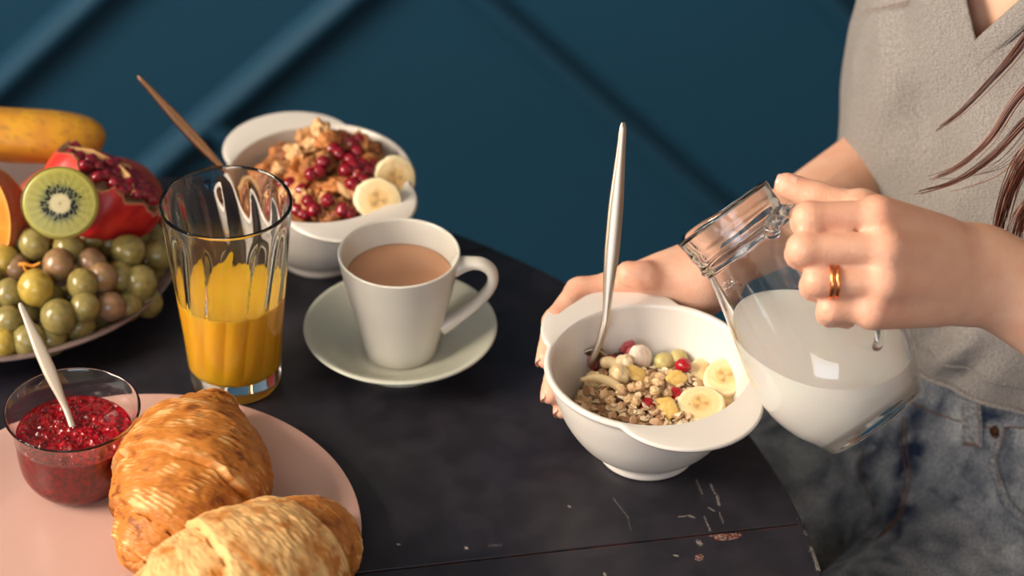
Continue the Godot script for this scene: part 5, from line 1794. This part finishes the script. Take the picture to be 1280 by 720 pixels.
	# seams: [points, offset, radius, material]
	for q in [
		[[Vector3(0.2794, 0.6974, -1.5394), Vector3(0.2996, 0.7015, -1.5178), Vector3(0.3177, 0.7067, -1.4969), Vector3(0.3388, 0.7187, -1.4686)], 0.0003, 0.0005, thread],
		[[Vector3(0.2772, 0.6833, -1.5416), Vector3(0.2721, 0.6621, -1.5265), Vector3(0.2648, 0.6332, -1.4936), Vector3(0.2498, 0.6168, -1.4696)], 0.0003, 0.0005, thread],
		[[Vector3(0.2815, 0.6833, -1.5417), Vector3(0.2770, 0.6621, -1.5265), Vector3(0.2701, 0.6332, -1.4936), Vector3(0.2552, 0.6151, -1.4684)], 0.0003, 0.0005, thread],
		[[Vector3(0.2453, 0.6493, -1.5419), Vector3(0.2412, 0.6314, -1.5292), Vector3(0.2316, 0.6200, -1.5087), Vector3(0.2372, 0.6076, -1.4999), Vector3(0.2500, 0.6111, -1.4778)], 0.0003, 0.0005, thread],
	]:
		var line := []
		for p in smooth(q[0], 8):
			line.append(onto.call(p, q[1]))
		part("stitching", tube(line, q[2], q[2], 6), q[3], jeans)
	# belt loop with its two rows of stitching
	var loop := []
	for p in smooth([Vector3(0.3085, 0.7229, -1.5085), Vector3(0.3065, 0.7143, -1.5024), Vector3(0.3051, 0.7044, -1.4953), Vector3(0.3031, 0.6937, -1.4876)], 5):
		loop.append(onto.call(p, 0.0022))
	part("belt_loop", sweep(loop, loop.map(func(_p: Vector3) -> Vector2: return Vector2(0.0076, 0.0014)), Vector3(0.8, 0.2, 0.5), 12, 4.0), denim, jeans)
	for s2 in [-1.0, 1.0]:
		var row := []
		for p in loop:
			row.append(p + Vector3(0.8, 0.2, 0.5).normalized() * (0.0052 * s2) + facing.lerp(lateral, 0.4) * 0.0014)
		part("stitching", tube(row, 0.0005, 0.0005, 5), thread, jeans)
	part("stitching", tube([loop[14] - Vector3(0.8, 0.2, 0.5).normalized() * 0.005 + facing * 0.0014, loop[14] + Vector3(0.8, 0.2, 0.5).normalized() * 0.005 + facing * 0.0014], 0.0007, 0.0007, 5), thread, jeans)
	# rolled pocket edge
	var edge := []
	for p in smooth([Vector3(0.3224, 0.7112, -1.4879), Vector3(0.3183, 0.7018, -1.4811), Vector3(0.3127, 0.6928, -1.4747), Vector3(0.3117, 0.6855, -1.4695), Vector3(0.3157, 0.6810, -1.4602), Vector3(0.3233, 0.6766, -1.4509), Vector3(0.3331, 0.6768, -1.4387), Vector3(0.3428, 0.6791, -1.4281)], 6):
		edge.append(onto.call(p, 0.0012))
	part("pocket_edge", sweep(edge, edge.map(func(_p: Vector3) -> Vector2: return Vector2(0.0038, 0.0026)), Vector3(0.6, 0.5, 0.5), 12, 2.0), denim, jeans)
	for e in [-0.0020, 0.0020]:
		var row := []
		for p in edge:
			row.append(p + Vector3(0.6, 0.5, 0.5).normalized() * e + facing.lerp(lateral, 0.5) * 0.0024)
		part("stitching", tube(row, 0.0005, 0.0005, 5), thread, jeans)
	var rv: Vector3 = onto.call(Vector3(0.3177, 0.7073, -1.4851), 0.0022)
	var rivet := part("rivet", lathe(smooth([Vector2(0, 0.0022), Vector2(0.0012, 0.0022), Vector2(0.0020, 0.0012), Vector2(0.0034, 0.0014), Vector2(0.0040, 0.0006), Vector2(0.0042, -0.001), Vector2(0, -0.001)], 3), 24), mat(Color(0.30, 0.19, 0.12), 0.4, 0.5, 0.9), jeans, "brown metal rivet")
	rivet.transform = frame(facing.lerp(lateral, 0.45) + Vector3(0, 0.2, 0), Vector3.UP, rv)


func build_hair(who: Node3D, head: Vector3, fwd: Vector3, upw: Vector3) -> void:
	var at0 := who.position
	var m := mat(Color(0.40, 0.215, 0.155), 0.34, 0.5)
	var tone := [m, mat(Color(0.52, 0.30, 0.215), 0.36, 0.5), mat(Color(0.28, 0.15, 0.115), 0.4, 0.5)]
	var f := Field.new(head - Vector3(0.17, 0.36, 0.17), head + Vector3(0.17, 0.16, 0.17), 0.007)
	f.group([[head + upw * 0.045 - fwd * 0.025, head + upw * 0.02 - fwd * 0.03, 0.088, 0.090], [head - fwd * 0.05, head - fwd * 0.085 - Vector3(0, 0.30, 0), 0.080, 0.055], [head + lateral * 0.065 - fwd * 0.005, head + lateral * 0.080 - Vector3(0, 0.16, 0), 0.030, 0.030], [head - lateral * 0.065 - fwd * 0.005, head - lateral * 0.080 - Vector3(0, 0.20, 0), 0.030, 0.020]], 0.03, 0.0)
	var s := f.skin()
	for i in s[0].size():
		s[0][i] -= at0
	part("hair", solid(s[0], s[1]), tone[2], who, "long brown hair")
	# the locks that hang before the shirt: [points, strands, spread at the top, spread at the tip, strand radius]
	var r := RandomNumberGenerator.new()
	r.seed = 9
	var locks := [
		[[Vector3(0.3783, 1.0646, -1.5803), Vector3(0.3341, 1.0149, -1.5387), Vector3(0.3072, 0.9796, -1.5196), Vector3(0.2902, 0.9597, -1.5115), Vector3(0.2738, 0.9390, -1.5091), Vector3(0.2582, 0.9235, -1.5103)], 26, 0.0042, 0.0006, 0.00042],
		[[Vector3(0.3794, 1.0385, -1.5371), Vector3(0.3366, 0.9909, -1.5031), Vector3(0.3064, 0.9652, -1.4909), Vector3(0.2904, 0.9383, -1.4840), Vector3(0.2727, 0.9184, -1.4821), Vector3(0.2546, 0.9063, -1.4858)], 30, 0.0050, 0.0016, 0.00042],
		[[Vector3(0.3785, 1.0253, -1.5215), Vector3(0.3406, 0.9817, -1.4904), Vector3(0.3091, 0.9552, -1.4776), Vector3(0.2917, 0.9327, -1.4739), Vector3(0.2713, 0.9112, -1.4769), Vector3(0.2448, 0.8986, -1.4803)], 34, 0.0052, 0.0010, 0.00042],
		[[Vector3(0.3757, 1.0015, -1.4861), Vector3(0.3379, 0.9700, -1.4637), Vector3(0.3105, 0.9476, -1.4538), Vector3(0.3019, 0.9284, -1.4524), Vector3(0.2975, 0.9082, -1.4503), Vector3(0.2951, 0.8875, -1.4478)], 70, 0.0085, 0.0042, 0.00048],
		[[Vector3(0.3856, 0.9783, -1.4695), Vector3(0.3488, 0.9480, -1.4541), Vector3(0.3174, 0.9226, -1.4483), Vector3(0.3077, 0.9052, -1.4481), Vector3(0.3049, 0.8837, -1.4450)], 60, 0.0090, 0.0050, 0.00048],
		[[Vector3(0.3275, 1.0089, -1.5896), Vector3(0.2909, 0.9844, -1.5967), Vector3(0.2561, 0.9530, -1.6234), Vector3(0.2248, 0.9262, -1.6535)], 3, 0.0010, 0.0016, 0.00030],
		[[Vector3(0.3672, 1.0177, -1.5345), Vector3(0.3291, 0.9620, -1.4947), Vector3(0.3023, 0.9273, -1.4762), Vector3(0.2819, 0.9101, -1.4823), Vector3(0.2613, 0.9012, -1.4883)], 7, 0.006, 0.006, 0.00030],
	]
	for q in locks:
		var sets := [[], [], []]
		for k in q[1]:
			var off := Vector3(r.randfn(0, 1), r.randfn(0, 1), r.randfn(0, 1)) * 0.6
			var drift := Vector3(r.randfn(0, 1), r.randfn(0, 1), r.randfn(0, 0.6)) * 0.5
			var cut := r.randf_range(0.72, 1.0)
			var line := []
			var n: int = q[0].size()
			var phase := r.randf() * TAU
			for i in n:
				var e := float(i) / (n - 1)
				line.append(q[0][i] + off.lerp(drift, e) * lerpf(q[2], q[3], e) + Vector3(0, sin(e * 5.0 + phase), 0) * 0.0010 - at0)
			var pts := smooth(line, 7)
			pts = pts.slice(0, int(pts.size() * cut))
			sets[r.randi() % 3].append([tube(pts, q[4], q[4] * 0.45, 5), Transform3D.IDENTITY])
		for k in 3:
			if sets[k]:
				part("hair_lock", joined(sets[k]), tone[k], who).set_meta("kind", "stuff")
